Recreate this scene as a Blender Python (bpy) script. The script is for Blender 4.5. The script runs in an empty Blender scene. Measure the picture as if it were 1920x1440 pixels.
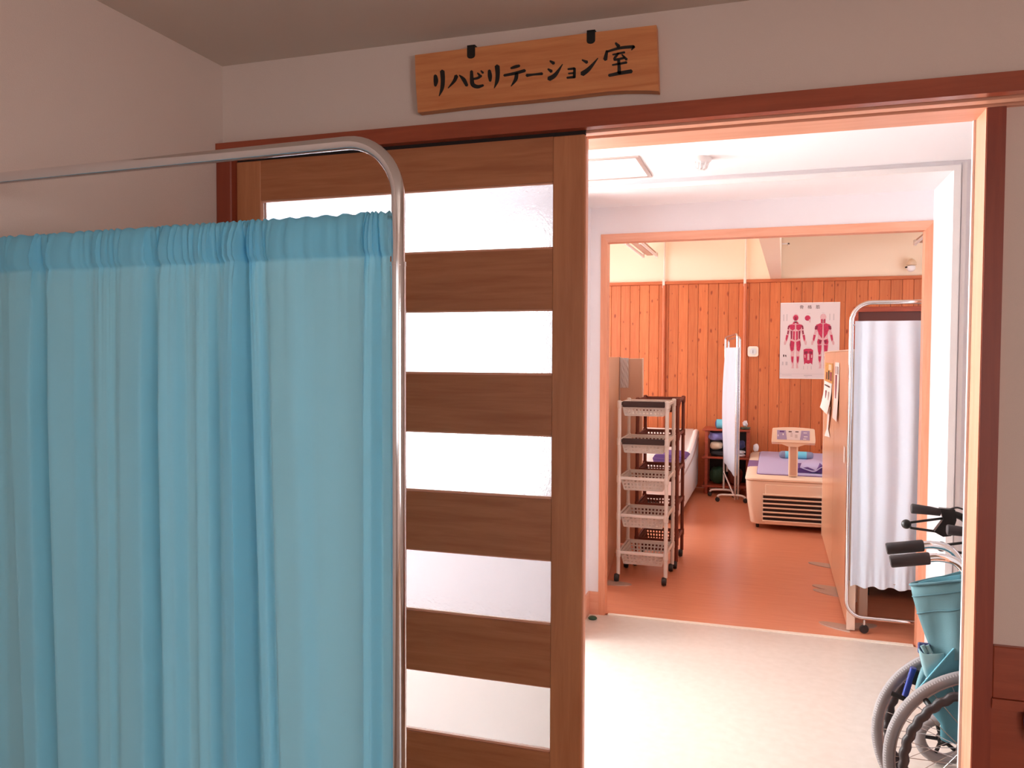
import bpy, bmesh, math, random
from mathutils import Vector, Matrix
random.seed(7)
S = bpy.context.scene
COL = S.collection
# ------------------------------------------------------------------ camera
FPX, CAMH = 1517.0, 1.47
YAW, PITCH, ROLL = math.radians(17.85), math.radians(2.05), math.radians(.22)
_f = Vector((-math.sin(YAW)*math.cos(PITCH), math.cos(YAW)*math.cos(PITCH), -math.sin(PITCH)))
_r0 = Vector((math.cos(YAW), math.sin(YAW), 0)); _u0 = _r0.cross(_f)
_r = math.cos(ROLL)*_r0 + math.sin(ROLL)*_u0
_u = -math.sin(ROLL)*_r0 + math.cos(ROLL)*_u0
CAM = Vector((0, 0, CAMH))
cd = bpy.data.cameras.new('camera'); cam = bpy.data.objects.new('camera', cd); COL.objects.link(cam)
cd.sensor_width = 36; cd.lens = FPX/1920*36; cd.clip_start = .02
m3 = Matrix((_r, _u, -_f)).transposed()
cam.matrix_world = Matrix.Translation(CAM) @ m3.to_4x4()
S.camera = cam
# ------------------------------------------------------------------ view + world
S.view_settings.view_transform = 'Standard'; S.view_settings.look = 'None'
S.view_settings.exposure = 0.0; S.view_settings.gamma = 1.0; S.view_settings.use_curve_mapping = False
W = bpy.data.worlds.new('world'); S.world = W; W.use_nodes = True
W.node_tree.nodes['Background'].inputs[0].default_value = (.9, .95, 1, 1)
W.node_tree.nodes['Background'].inputs[1].default_value = .25
try:
    S.cycles.sample_clamp_indirect = 6.0
    S.cycles.max_bounces = 10
    S.cycles.diffuse_bounces = 6
except Exception: pass
# assumed daylight, plus added fill windows: strength of the lit window panes / lamps (W per m2 like values)
WIN_CORR_FAR, WIN_CORR_END, WIN_REHAB, FILL_REHAB_R, WIN_FRONT, FILL_SIDE = 20.0, 25.0, 6.3, 3.8, 1.7, 11.8

# ------------------------------------------------------------------ pixel -> point on a real plane (layout only)
def ray(x, y): return ((x-960)/FPX)*_r - ((y-720)/FPX)*_u + _f
def PY(x, y, Y): r = ray(x, y); return CAM + r*(Y/r.y)
def PZ(x, y, Z): r = ray(x, y); return CAM + r*((Z-CAMH)/r.z)
def PX(x, y, X): r = ray(x, y); return CAM + r*(X/r.x)

# ------------------------------------------------------------------ materials
def lin(c):
    o = []
    for v in c[:3]:
        v /= 255.0
        o.append(v/12.92 if v <= .04045 else ((v+.055)/1.055)**2.4)
    return (*o, 1)
MATS = {}
def newmat(name):
    m = bpy.data.materials.new(name); m.use_nodes = True; MATS[name] = m
    nt = m.node_tree; return m, nt, nt.nodes['Principled BSDF']
def N(nt, t, **kw):
    n = nt.nodes.new(t)
    for k, v in kw.items():
        if k.startswith('i_'):
            key = k[2:].replace('_', ' ')
            n.inputs[key].default_value = v
        else: setattr(n, k, v)
    return n
def plain(name, rgb, rough=.6, metal=0, bump=0, bscale=300, vary=.0, vscale=6, spec=None, coat=0):
    m, nt, b = newmat(name)
    b.inputs['Base Color'].default_value = lin(rgb); b.inputs['Roughness'].default_value = rough
    b.inputs['Metallic'].default_value = metal
    if spec is not None: b.inputs['Specular IOR Level'].default_value = spec
    if coat: b.inputs['Coat Weight'].default_value = coat; b.inputs['Coat Roughness'].default_value = .12
    if bump or vary:
        tc = N(nt, 'ShaderNodeTexCoord')
    if bump:
        nz = N(nt, 'ShaderNodeTexNoise', i_Scale=bscale, i_Detail=3.0); nt.links.new(tc.outputs['Object'], nz.inputs['Vector'])
        bp = N(nt, 'ShaderNodeBump', i_Strength=bump, i_Distance=.002)
        nt.links.new(nz.outputs['Fac'], bp.inputs['Height']); nt.links.new(bp.outputs['Normal'], b.inputs['Normal'])
    if vary:
        n2 = N(nt, 'ShaderNodeTexNoise', i_Scale=vscale, i_Detail=4.0); nt.links.new(tc.outputs['Object'], n2.inputs['Vector'])
        mx = N(nt, 'ShaderNodeMix', data_type='RGBA', blend_type='MIX')
        a = lin([v*(1-vary) for v in rgb]); c = lin([min(255, v*(1+vary*.6)) for v in rgb])
        mx.inputs[6].default_value = a; mx.inputs[7].default_value = c
        nt.links.new(n2.outputs['Fac'], mx.inputs[0]); nt.links.new(mx.outputs[2], b.inputs['Base Color'])
    return m
def wood(name, c1, c2, axis='X', rough=.4, scale=1.0, coat=.0, knots=False, rand=True, stretch=14, contrast=(.3,.72)):
    m, nt, b = newmat(name); L = nt.links
    tc = N(nt, 'ShaderNodeTexCoord'); oi = N(nt, 'ShaderNodeObjectInfo')
    add = N(nt, 'ShaderNodeVectorMath', operation='ADD')
    sc = N(nt, 'ShaderNodeVectorMath', operation='SCALE'); sc.inputs[0].default_value = (13.1, 7.7, 9.3)
    L.new(oi.outputs['Random'], sc.inputs['Scale'])
    L.new(tc.outputs['Object'], add.inputs[0]); L.new(sc.outputs[0], add.inputs[1])
    mp = N(nt, 'ShaderNodeMapping'); s = [stretch*scale]*3; s['XYZ'.index(axis)] = 1.0*scale
    mp.inputs['Scale'].default_value = s; L.new(add.outputs[0] if rand else tc.outputs['Object'], mp.inputs['Vector'])
    nz = N(nt, 'ShaderNodeTexNoise', i_Scale=3.2, i_Detail=7.0, i_Roughness=.62, i_Distortion=.5); L.new(mp.outputs[0], nz.inputs['Vector'])
    rp = N(nt, 'ShaderNodeValToRGB'); rp.color_ramp.elements[0].position = contrast[0]; rp.color_ramp.elements[1].position = contrast[1]
    rp.color_ramp.elements[0].color = lin(c2); rp.color_ramp.elements[1].color = lin(c1)
    L.new(nz.outputs['Fac'], rp.inputs[0]); col = rp.outputs[0]
    if knots:
        sx = N(nt, 'ShaderNodeSeparateXYZ'); L.new(add.outputs[0], sx.inputs[0]); cx = N(nt, 'ShaderNodeCombineXYZ')
        nd = N(nt, 'ShaderNodeTexNoise', i_Scale=30.0, i_Detail=2.0); L.new(add.outputs[0], nd.inputs['Vector'])
        ax = N(nt, 'ShaderNodeMath', operation='MULTIPLY'); ax.inputs[1].default_value = 10.0; L.new(sx.outputs[0], ax.inputs[0])
        az = N(nt, 'ShaderNodeMath', operation='MULTIPLY'); az.inputs[1].default_value = 4.6; L.new(sx.outputs[2], az.inputs[0])
        a2 = N(nt, 'ShaderNodeMath', operation='MULTIPLY_ADD'); a2.inputs[1].default_value = .16; L.new(nd.outputs['Fac'], a2.inputs[0]); L.new(az.outputs[0], a2.inputs[2])
        L.new(ax.outputs[0], cx.inputs[0]); L.new(a2.outputs[0], cx.inputs[1])
        vo = N(nt, 'ShaderNodeTexVoronoi', voronoi_dimensions='2D', i_Scale=1.0, i_Randomness=1.0); L.new(cx.outputs[0], vo.inputs['Vector'])
        kr = N(nt, 'ShaderNodeValToRGB'); kr.color_ramp.elements[0].position = .06; kr.color_ramp.elements[1].position = .14
        sc2 = N(nt, 'ShaderNodeSeparateColor'); L.new(vo.outputs['Color'], sc2.inputs[0])
        dv = N(nt, 'ShaderNodeMath', operation='DIVIDE'); L.new(vo.outputs['Distance'], dv.inputs[0]); L.new(sc2.outputs[0], dv.inputs[1])
        L.new(dv.outputs[0], kr.inputs[0])
        mx = N(nt, 'ShaderNodeMix', data_type='RGBA'); mx.inputs[6].default_value = lin((146, 60, 28))
        L.new(kr.outputs[0], mx.inputs[0]); L.new(col, mx.inputs[7]); col = mx.outputs[2]
        br = N(nt, 'ShaderNodeMath', operation='MULTIPLY_ADD'); br.inputs[1].default_value = .22; br.inputs[2].default_value = .89
        L.new(oi.outputs['Random'], br.inputs[0])
        hs = N(nt, 'ShaderNodeHueSaturation'); L.new(br.outputs[0], hs.inputs['Value']); L.new(col, hs.inputs['Color']); col = hs.outputs[0]
    L.new(col, b.inputs['Base Color']); b.inputs['Roughness'].default_value = rough
    if coat: b.inputs['Coat Weight'].default_value = coat; b.inputs['Coat Roughness'].default_value = .15
    bp = N(nt, 'ShaderNodeBump', i_Strength=.12, i_Distance=.001); L.new(nz.outputs['Fac'], bp.inputs['Height']); L.new(bp.outputs['Normal'], b.inputs['Normal'])
    return m
def cloth(name, rgb, trans=.35, weave=900):
    m, nt, b = newmat(name); L = nt.links
    b.inputs['Base Color'].default_value = lin(rgb); b.inputs['Roughness'].default_value = .85
    b.inputs['Sheen Weight'].default_value = .15
    tr = N(nt, 'ShaderNodeBsdfTranslucent'); tr.inputs['Color'].default_value = lin(rgb)
    mx = N(nt, 'ShaderNodeMixShader'); mx.inputs[0].default_value = trans
    L.new(b.outputs[0], mx.inputs[1]); L.new(tr.outputs[0], mx.inputs[2]); L.new(mx.outputs[0], nt.nodes['Material Output'].inputs[0])
    tc = N(nt, 'ShaderNodeTexCoord'); nz = N(nt, 'ShaderNodeTexNoise', i_Scale=weave, i_Detail=2.0); L.new(tc.outputs['Object'], nz.inputs['Vector'])
    bp = N(nt, 'ShaderNodeBump', i_Strength=.15, i_Distance=.001); L.new(nz.outputs['Fac'], bp.inputs['Height']); L.new(bp.outputs['Normal'], b.inputs['Normal'])
    return m
def emit(name, rgb, s):
    m = bpy.data.materials.new(name); m.use_nodes = True; MATS[name] = m; nt = m.node_tree; nt.nodes.clear()
    o = nt.nodes.new('ShaderNodeOutputMaterial'); e = nt.nodes.new('ShaderNodeEmission'); e.inputs[0].default_value = lin(rgb); e.inputs[1].default_value = s
    nt.links.new(e.outputs[0], o.inputs[0]); return m

plain('wallpaper', (213, 192, 180), .9, bump=.35, bscale=420)
plain('ceiling_front', (205, 188, 174), .9, bump=.2, bscale=420)
plain('corridor_white', (238, 234, 238), .75, bump=.05, bscale=300)
plain('corridor_ceiling', (243, 240, 243), .8)
plain('rehab_plaster', (246, 226, 202), .85, bump=.08, bscale=200)
plain('white_paint', (242, 238, 238), .4)
wood('casing_wood', (162, 76, 48), (138, 58, 34), 'X', .32, coat=.25)
wood('casing_wood_v', (146, 62, 36), (128, 48, 27), 'Z', .45, coat=.06)
wood('casing_wood_lit', (230, 168, 140), (216, 148, 118), 'X', .4)  # casing wood again, with the corridor light mixed into its base colour
wood('casing_wood_lit_v', (228, 160, 128), (214, 140, 106), 'Z', .4)
wood('door_rail', (182, 116, 76), (158, 92, 56), 'X', .42)
wood('door_stile', (192, 124, 82), (172, 104, 66), 'Z', .42)
wood('sign_wood', (214, 140, 88), (188, 106, 60), 'X', .5, contrast=(.25, .7))
wood('pine', (213, 123, 73), (193, 98, 52), 'Z', .42, knots=True, stretch=16)
wood('casing_pine', (210, 120, 76), (188, 94, 56), 'Z', .42)
wood('pine_trim', (206, 118, 72), (180, 88, 48), 'X', .42)
wood('shelf_wood', (176, 84, 56), (150, 60, 38), 'X', .4)
wood('laminate_tan', (228, 180, 144), (218, 166, 130), 'Z', .30)
plain('partition_edge', (226, 200, 180), .4)
plain('partition_cloth', (206, 170, 148), .8, bump=.2, bscale=500)
plain('groove_shade', (30, 12, 8), .8)  # stands for the shade inside track grooves and door gap
plain('ink', (16, 10, 8), .5)
plain('black_metal', (20, 18, 18), .4)
plain('chrome', (225, 225, 228), .09, metal=1)
plain('chrome_soft', (215, 212, 212), .25, metal=1)
plain('steel_white', (232, 228, 228), .35, metal=.2)
cloth('cyan_cloth', (156, 224, 244), .56)
cloth('pale_blue_cloth', (226, 238, 252), .22)
cloth('white_cloth', (226, 230, 242), .25)
plain('plastic_beige', (218, 210, 203), .45)
plain('plastic_brown', (112, 48, 32), .45)
plain('dark_grip', (54, 34, 32), .7)
plain('caster_black', (34, 28, 28), .45)
plain('bed_beige', (232, 208, 186), .42)
plain('bed_white', (238, 232, 232), .4)
plain('vent_shade', (36, 14, 10), .8)
plain('mat_lilac', (182, 172, 208), .7, bump=.1, bscale=200)
plain('mat_purple', (122, 92, 138), .7)
plain('cloth_purple', (96, 66, 128), .85, bump=.2, bscale=120)
plain('towel_blue', (112, 190, 210), .9, bump=.3, bscale=300)
plain('towel_grey', (128, 128, 150), .9, bump=.3, bscale=300)
plain('towel_lilac', (132, 128, 186), .9, bump=.3, bscale=150, vary=.25, vscale=18)
plain('towel_white', (232, 226, 228), .9, bump=.3, bscale=250)
plain('towel_navy', (66, 70, 112), .9, bump=.3, bscale=250)
plain('cushion_cream', (226, 200, 172), .9, bump=.2, bscale=250)
plain('cloth_black', (38, 34, 38), .9, bump=.2, bscale=250, vary=.5, vscale=60)
plain('cloth_olive', (84, 92, 72), .9, bump=.3, bscale=250, vary=.5, vscale=50)
plain('paper_white', (244, 238, 234), .7)
plain('paper_orange', (228, 150, 80), .6, vary=.5, vscale=40)
plain('poster_paper', (226, 210, 208), .5)
plain('muscle', (196, 44, 84), .6, vary=.3, vscale=60)
plain('muscle_dark', (140, 32, 64), .6, vary=.3, vscale=80)
plain('muscle_pale', (224, 176, 178), .6, vary=.15, vscale=80)
plain('print_grey', (196, 182, 182), .6)
plain('print_text', (72, 44, 40), .6)
plain('panel_lilac', (160, 146, 182), .35)
plain('panel_pale', (222, 212, 214), .35)
plain('teal_seam', (88, 128, 138), .75)
plain('teal_fabric', (106, 148, 156), .75, bump=.25, bscale=400)
plain('teal_light', (140, 176, 180), .75, bump=.2, bscale=400)
plain('cyan_fabric', (92, 154, 170), .75, bump=.2, bscale=400)
plain('tyre_grey', (142, 134, 134), .7)
plain('tyre_line', (184, 177, 177), .6)
plain('alu', (196, 176, 168), .35, metal=.7)
plain('pushrim', (52, 40, 40), .5)
plain('rubber', (48, 40, 42), .65, bump=.3, bscale=500)
plain('frame_blue', (44, 62, 140), .3, metal=.3)
plain('green_rubber', (34, 70, 46), .6)
plain('dark_door', (92, 42, 34), .5)
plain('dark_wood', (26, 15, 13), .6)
plain('metal_plate', (186, 164, 152), .4, metal=.3)
plain('blue_plastic', (70, 76, 168), .4)
plain('clock_white', (238, 226, 210), .5)
plain('clock_face', (214, 214, 214), .5)
plain('conduit_white', (232, 218, 206), .5)
plain('tile_cream', (236, 226, 212), .5)
emit('win_far', (248, 252, 252), WIN_CORR_FAR)
emit('win_end', (248, 252, 251), WIN_CORR_END)
emit('win_rehab', (250, 248, 250), WIN_REHAB)
emit('fill_rehab_r', (240, 246, 255), FILL_REHAB_R)
emit('fill_side', (252, 249, 250), FILL_SIDE)
emit('win_front', (252, 249, 250), WIN_FRONT)
def floor_mat(name, c1, c2, rough, scale, aniso=None):
    m, nt, b = newmat(name); L = nt.links
    tc = N(nt, 'ShaderNodeTexCoord'); mp = N(nt, 'ShaderNodeMapping'); L.new(tc.outputs['Object'], mp.inputs['Vector'])
    if aniso: mp.inputs['Scale'].default_value = aniso
    nz = N(nt, 'ShaderNodeTexNoise', i_Scale=scale, i_Detail=2.0, i_Roughness=.5); L.new(mp.outputs[0], nz.inputs['Vector'])
    rp = N(nt, 'ShaderNodeValToRGB'); rp.color_ramp.elements[0].position = .3; rp.color_ramp.elements[1].position = .7
    rp.color_ramp.elements[0].color = lin(c2); rp.color_ramp.elements[1].color = lin(c1); L.new(nz.outputs['Fac'], rp.inputs[0]); L.new(rp.outputs[0], b.inputs['Base Color'])
    b.inputs['Roughness'].default_value = rough
    return m
floor_mat('vinyl_beige', (212, 201, 190), (206, 194, 182), .28, 25)
floor_mat('vinyl_orange', (216, 144, 112), (206, 130, 98), .3, 4, (1, 14, 14))
floor_mat('floor_brown', (150, 112, 88), (130, 96, 72), .4, 8)
def glass_mat():
    m, nt, b = newmat('frosted_glass'); L = nt.links
    b.inputs['Base Color'].default_value = (.37, .365, .38, 1); b.inputs['Roughness'].default_value = .22
    b.inputs['Transmission Weight'].default_value = 1.0; b.inputs['IOR'].default_value = 1.3
    tc = N(nt, 'ShaderNodeTexCoord'); nz = N(nt, 'ShaderNodeTexNoise', i_Scale=110.0, i_Detail=3.0); L.new(tc.outputs['Object'], nz.inputs['Vector'])
    bp = N(nt, 'ShaderNodeBump', i_Strength=.45, i_Distance=.003); L.new(nz.outputs['Fac'], bp.inputs['Height']); L.new(bp.outputs['Normal'], b.inputs['Normal'])
glass_mat()
m, nt, b = newmat('clear_plastic'); b.inputs['Transmission Weight'].default_value = .5; b.inputs['Roughness'].default_value = .15; b.inputs['Base Color'].default_value = (.92, .92, .96, 1)

# ------------------------------------------------------------------ mesh builder
class MB:
    def __init__(s): s.v = []; s.f = []
    def add(s, vs, fs):
        o = len(s.v); s.v += [tuple(v) for v in vs]; s.f += [tuple(i+o for i in f) for f in fs]; return s
    def box(s, x0, x1, y0, y1, z0, z1, bev=0, seg=1):
        if not bev:
            return s.add([(x0,y0,z0),(x1,y0,z0),(x1,y1,z0),(x0,y1,z0),(x0,y0,z1),(x1,y0,z1),(x1,y1,z1),(x0,y1,z1)],
                         [(0,3,2,1),(4,5,6,7),(0,1,5,4),(1,2,6,5),(2,3,7,6),(3,0,4,7)])
        bm = bmesh.new(); bmesh.ops.create_cube(bm, size=1)
        for v in bm.verts: v.co = Vector(((x0+x1)/2+v.co.x*(x1-x0), (y0+y1)/2+v.co.y*(y1-y0), (z0+z1)/2+v.co.z*(z1-z0)))
        bmesh.ops.bevel(bm, geom=list(bm.edges), offset=min(bev, (x1-x0)*.49, (y1-y0)*.49, (z1-z0)*.49), segments=seg, profile=.5, affect='EDGES')
        return s.bm(bm)
    def bm(s, bm, M=None):
        bm.verts.index_update()
        s.add([(M @ v.co) if M else v.co.copy() for v in bm.verts], [[v.index for v in f.verts] for f in bm.faces]); bm.free(); return s
    def tube(s, pts, r, n=10, closed=False, caps=True):
        pts = [Vector(p) for p in pts]; k = len(pts); rr = r if isinstance(r, (list, tuple)) else [r]*k
        T = []
        for i in range(k):
            a = pts[(i-1) % k] if (closed or i > 0) else pts[i]; b = pts[(i+1) % k] if (closed or i < k-1) else pts[i]
            t = (b-a); T.append(t.normalized() if t.length > 1e-9 else Vector((0,0,1)))
        up = Vector((0,0,1)) if abs(T[0].z) < .9 else Vector((1,0,0))
        nrm = (up - T[0]*up.dot(T[0])).normalized(); vs = []
        for i in range(k):
            if i: nrm = (nrm - T[i]*nrm.dot(T[i])).normalized()
            bi = T[i].cross(nrm)
            for j in range(n):
                a = 2*math.pi*j/n; vs.append(pts[i] + (nrm*math.cos(a)+bi*math.sin(a))*rr[i])
        fs = []
        for i in range(k if closed else k-1):
            for j in range(n):
                a, b2 = i*n+j, i*n+(j+1) % n; i2 = (i+1) % k
                fs.append((a, b2, i2*n+(j+1) % n, i2*n+j))
        if caps and not closed: fs += [tuple(reversed(range(n))), tuple(range((k-1)*n, k*n))]
        return s.add(vs, fs)
    def lathe(s, prof, c=(0,0,0), n=24, axis='Z'):
        vs = []; k = len(prof)
        for r, h in prof:
            for j in range(n):
                a = 2*math.pi*j/n; x, y = r*math.cos(a), r*math.sin(a)
                p = {'Z': (x,y,h), 'Y': (x,h,y), 'X': (h,x,y)}[axis]
                vs.append((p[0]+c[0], p[1]+c[1], p[2]+c[2]))
        fs = [(i*n+j, i*n+(j+1) % n, (i+1)*n+(j+1) % n, (i+1)*n+j) for i in range(k-1) for j in range(n)]
        fs += [tuple(range(n)), tuple(range((k-1)*n, k*n))]
        return s.add(vs, fs)
    def prism(s, poly, a, b, axis='Y'):
        """poly in the two other axes, extruded along axis a..b"""
        def mk(p, h): return {'Y': (p[0], h, p[1]), 'X': (h, p[0], p[1]), 'Z': (p[0], p[1], h)}[axis]
        n = len(poly); vs = [mk(p, a) for p in poly] + [mk(p, b) for p in poly]
        return s.add(vs, [tuple(range(n)), tuple(range(2*n-1, n-1, -1))] + [(i, (i+1) % n, n+(i+1) % n, n+i) for i in range(n)])
    def grid(s, rows):
        n = len(rows[0]); vs = [p for r in rows for p in r]
        return s.add(vs, [(i*n+j, i*n+j+1, (i+1)*n+j+1, (i+1)*n+j) for i in range(len(rows)-1) for j in range(n-1)])
    def build(s, name, mat, parent=None, smooth=False, kind=None, local=False, fix=True):
        off = Vector((0,0,0))
        if parent is not None and not local:
            p = parent
            while p is not None: off += p.location; p = p.parent
        me = bpy.data.meshes.new(name); me.from_pydata([Vector(v)-off for v in s.v], [], s.f)
        if fix:
            bm = bmesh.new(); bm.from_mesh(me); bmesh.ops.recalc_face_normals(bm, faces=bm.faces); bm.to_mesh(me); bm.free()
        me.materials.append(MATS[mat])
        o = bpy.data.objects.new(name, me); COL.objects.link(o)
        if parent is not None: o.parent = parent
        if smooth:
            for p in me.polygons: p.use_smooth = True
            try: me.set_sharp_from_angle(angle=math.radians(smooth if smooth > 1 else 40))
            except Exception: pass
        if kind: o['kind'] = kind
        return o
def thing(name, label, cat, loc=(0,0,0), rz=0, group=None, kind=None):
    o = bpy.data.objects.new(name, None); COL.objects.link(o); o.location = loc; o.rotation_euler = (0, 0, rz); o.empty_display_size = .1
    if label: o['label'] = label
    if cat: o['category'] = cat
    if group: o['group'] = group
    if kind: o['kind'] = kind
    return o
def tag(o, label, cat, group=None):
    o['label'] = label; o['category'] = cat
    if group: o['group'] = group
    return o
def struct(name, mb, mat, label, cat, parent=None):
    o = mb.build(name, mat, parent)
    if parent is None: o['kind'] = 'structure'; o['label'] = label; o['category'] = cat
    return o
def smooth_path(pts, k=8):
    P = [Vector(p) for p in pts]; out = []
    for i in range(len(P)-1):
        p0, p1, p2, p3 = P[max(i-1,0)], P[i], P[i+1], P[min(i+2,len(P)-1)]
        for j in range(k):
            t = j/k; out.append(.5*((2*p1)+(p2-p0)*t+(2*p0-5*p1+4*p2-p3)*t*t+(3*p1-p0-3*p2+p3)*t**3))
    out.append(P[-1]); return out
def fillet(pts, r, k=8):
    """polyline with rounded corners"""
    P = [Vector(p) for p in pts]; out = [P[0]]
    for i in range(1, len(P)-1):
        a = (P[i-1]-P[i]).normalized(); b = (P[i+1]-P[i]).normalized(); ang = a.angle(b); d = r/math.tan(ang/2)
        c = P[i] + (a+b).normalized()*(r/math.sin(ang/2)); s0 = P[i]+a*d-c; s1 = P[i]+b*d-c
        for j in range(k+1):
            t = j/k; v = s0.normalized().slerp(s1.normalized(), t)*r if s0.angle(s1) > 1e-4 else s0; out.append(c+v)
    out.append(P[-1]); return out

# ================================================================== SETTING
Y1 = 2.31; YB = 2.50       # door wall front / back
YN = 4.03; Y2 = 4.48; Y3 = 4.54; YF = 9.20
XL, XR = -1.765, 2.6
CZ, CCZ, NZ, RZ = 2.43, 2.335, 2.293, 2.95
# floors
struct('floor', MB().box(XL, XR, -2.8, YB-.04, -.1, 0), 'floor_brown', 'brown vinyl floor of the dim front room', 'floor')
struct('floor_corridor', MB().box(-3.4, XR, YB-.04, Y2, -.1, 0), 'vinyl_beige', 'glossy beige vinyl floor of the bright corridor', 'floor')
struct('floor_rehabilitation', MB().box(-2.6, 2.4, Y2+.03, YF, -.1, 0), 'vinyl_orange', 'orange wood-look vinyl floor of the rehabilitation room', 'floor')
struct('trim_threshold', MB().box(-.87, .70, Y2-.0, Y2+.03, -.1, .004), 'tile_cream', 'cream threshold strip between beige and orange floors', 'trim')
# front room shell
struct('wall_left', MB().box(XL-.1, XL, -2.8, YB, 0, CZ), 'wallpaper', 'plain pinkish wallpapered wall meeting the sliding-door wall', 'wall')
struct('ceiling', MB().box(XL-.1, XR+.1, -2.9, Y1+.02, CZ, CZ+.1), 'ceiling_front', 'shaded plain ceiling above the wooden sign', 'ceiling')
struct('wall_front', MB().box(XL, XR, Y1, YB, 2.165, CZ), 'wallpaper', 'wallpapered wall above the sliding door carrying the wooden sign', 'wall')
struct('wall_front_side', MB().box(.559, XR, 2.39, YB, .715, 2.165), 'wallpaper', 'narrow wallpapered wall beside the right door jamb', 'wall')
struct('wall_right', MB().box(XR, XR+.1, -2.8, -2.6, 0, CZ).box(XR, XR+.1, -.7, YB, 0, CZ).box(XR, XR+.1, -2.6, -.7, 0, .5).box(XR, XR+.1, -2.6, -.7, 1.8, CZ), 'wallpaper', 'side wall of the front room out of the door view', 'wall')
wb = MB()
wb.box(XL, -1.2, -2.9, -2.8, 0, CZ); wb.box(1.4, XR, -2.9, -2.8, 0, CZ); wb.box(-1.2, 1.4, -2.9, -2.8, 0, .8); wb.box(-1.2, 1.4, -2.9, -2.8, 2.1, CZ)
struct('wall_back', wb, 'wallpaper', 'front room wall with the window facing the sliding door', 'wall')
def window(name, label, mat, axis, c, a0, a1, z0, z1, face, bars=1):
    t = thing(name, label, 'window', kind='structure')
    d0, d1 = (c, c+.05) if face > 0 else (c-.05, c)
    def bx(m, p0, p1, q0, q1, e0=d0, e1=d1):
        return m.box(p0, p1, e0, e1, q0, q1) if axis == 'Y' else m.box(e0, e1, p0, p1, q0, q1)
    f = .05
    for p in ((a0, a1, z0, z0+f), (a0, a1, z1-f, z1), (a0, a0+f, z0+f, z1-f), (a1-f, a1, z0+f, z1-f)):
        bx(MB(), *p).build('window_frame', 'white_paint', t)
    w = (a1-a0-2*f)/(bars+1); mid = (d0+d1)/2
    for i in range(bars+1):
        p0 = a0+f+i*w
        bx(MB(), p0+(.015 if i else 0), p0+w-(.015 if i < bars else 0), z0+f, z1-f, mid-.004, mid+.004).build('pane', mat, t)
        if i: bx(MB(), p0-.015, p0+.015, z0+f, z1-f, d0+.005, d1-.005).build('mullion', 'white_paint', t)
    return t
window('window_1', 'wide white-framed window facing the sliding door', 'win_front', 'Y', -2.87, -1.2, 1.4, .8, 2.1, 1, 2)
window('window_fill_1', 'added white-framed fill window of the front room', 'fill_side', 'X', XR+.07, -2.6, -.7, .5, 1.8, -1, 2)  # unseen window added to brighten the left wall
# door wall trim
hd = MB(); hd.box(XL, XR, 2.27, 2.303, 2.117, 2.165)
struct('trim_1', hd, 'casing_wood', 'brown wooden header board above the sliding door', 'trim')
t = thing('trim_2', 'wooden sliding track under the header with two dark grooves', 'trim', (0, 2.32, 2.12), kind='structure')
for a, b2 in ((2.320, 2.352),):
    MB().box(XL, XR, a, b2, 2.113, 2.155).build('track_strip', 'casing_wood_lit', t)
for a, b2 in ((2.303, 2.320), (2.352, 2.372)):
    MB().box(XL, XR, a, b2, 2.1265, 2.155).build('track_groove', 'groove_shade', t)  # near-black plates put the shade of the grooves into colour
struct('trim_3', MB().box(XL, XR, 2.372, YB, 2.110, 2.165), 'casing_wood_lit', 'wooden lintel underside of the doorway in corridor-lit salmon', 'trim')
struct('trim_4', MB().box(XL, -1.705, 2.27, 2.37, 0, 2.117, .004), 'casing_wood_v', 'dark brown upright casing where the sliding door parks', 'trim')
t = thing('trim_5', 'reddish-brown wooden jamb post beside the narrow wall', 'trim', (.53, 2.43, 0), kind='structure')
MB().box(.516, .559, 2.374, 2.378, 0, 2.11).build('jamb_face', 'casing_wood_v', t)
MB().box(.514, .559, 2.378, 2.49, 0, 2.11).build('jamb_reveal', 'casing_wood_lit_v', t)  # same post as the face, coloured paler where corridor light falls
MB().box(.508, .56, 2.49, 2.505, 0, 2.11).build('jamb_edge', 'white_paint', t)
# bumper / wainscot on narrow wall
t = thing('trim_6', 'dark wooden wainscot with a bumper ledge below the narrow wall', 'trim', (1.5, 2.38, 0), kind='structure')
MB().box(.559, XR, 2.372, 2.40, .578, .716, .003).build('upper_board', 'casing_wood', t)
MB().box(.559, XR, 2.368, 2.40, .552, .578).build('ledge', 'casing_wood', t)
MB().box(.559, XR, 2.380, YB, .0, .552).build('lower_board', 'casing_wood', t)
# corridor shell
struct('ceiling_corridor', MB().box(-3.5, XR, YB, YN+.1, CCZ, CCZ+.1), 'corridor_ceiling', 'bright white corridor ceiling with smoke detector', 'ceiling')
struct('wall_corridor_near', MB().box(XL-1.7, XL, 2.40, YB, 0, CCZ), 'corridor_white', 'corridor wall continuing past the sliding door', 'wall')
struct('wall_corridor_over', MB().box(-3.4, XR, YB-.02, YB, 2.165, CCZ+.1), 'corridor_white', 'white corridor wall over the doorway lintel', 'wall')
wn = MB(); wn.box(-3.4, -2.45, YN, YN+.1, 0, CCZ); wn.box(-2.45, -1.12, YN, YN+.1, 0, .72); wn.box(-2.45, -1.12, YN, YN+.1, 2.16, CCZ); wn.box(-1.12, -.98, YN, Y2, 0, CCZ)
struct('wall_corridor_left', wn, 'corridor_white', 'white corridor wall and pillar left of the inner doorway', 'wall')
window('window_2', 'bright frosted window in the corridor behind the sliding door', 'win_far', 'Y', YN+.02, -2.45, -1.12, .72, 2.16, 1, 1)
struct('wall_corridor_right', MB().box(.747, XR, YN, Y2, 0, CCZ), 'corridor_white', 'white corridor wall right of the inner doorway', 'wall')
struct('ceiling_niche', MB().box(-.98, .747, YN+.0, Y2, NZ, CCZ), 'corridor_ceiling', 'white lowered ceiling just before the inner doorway', 'ceiling')
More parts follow.
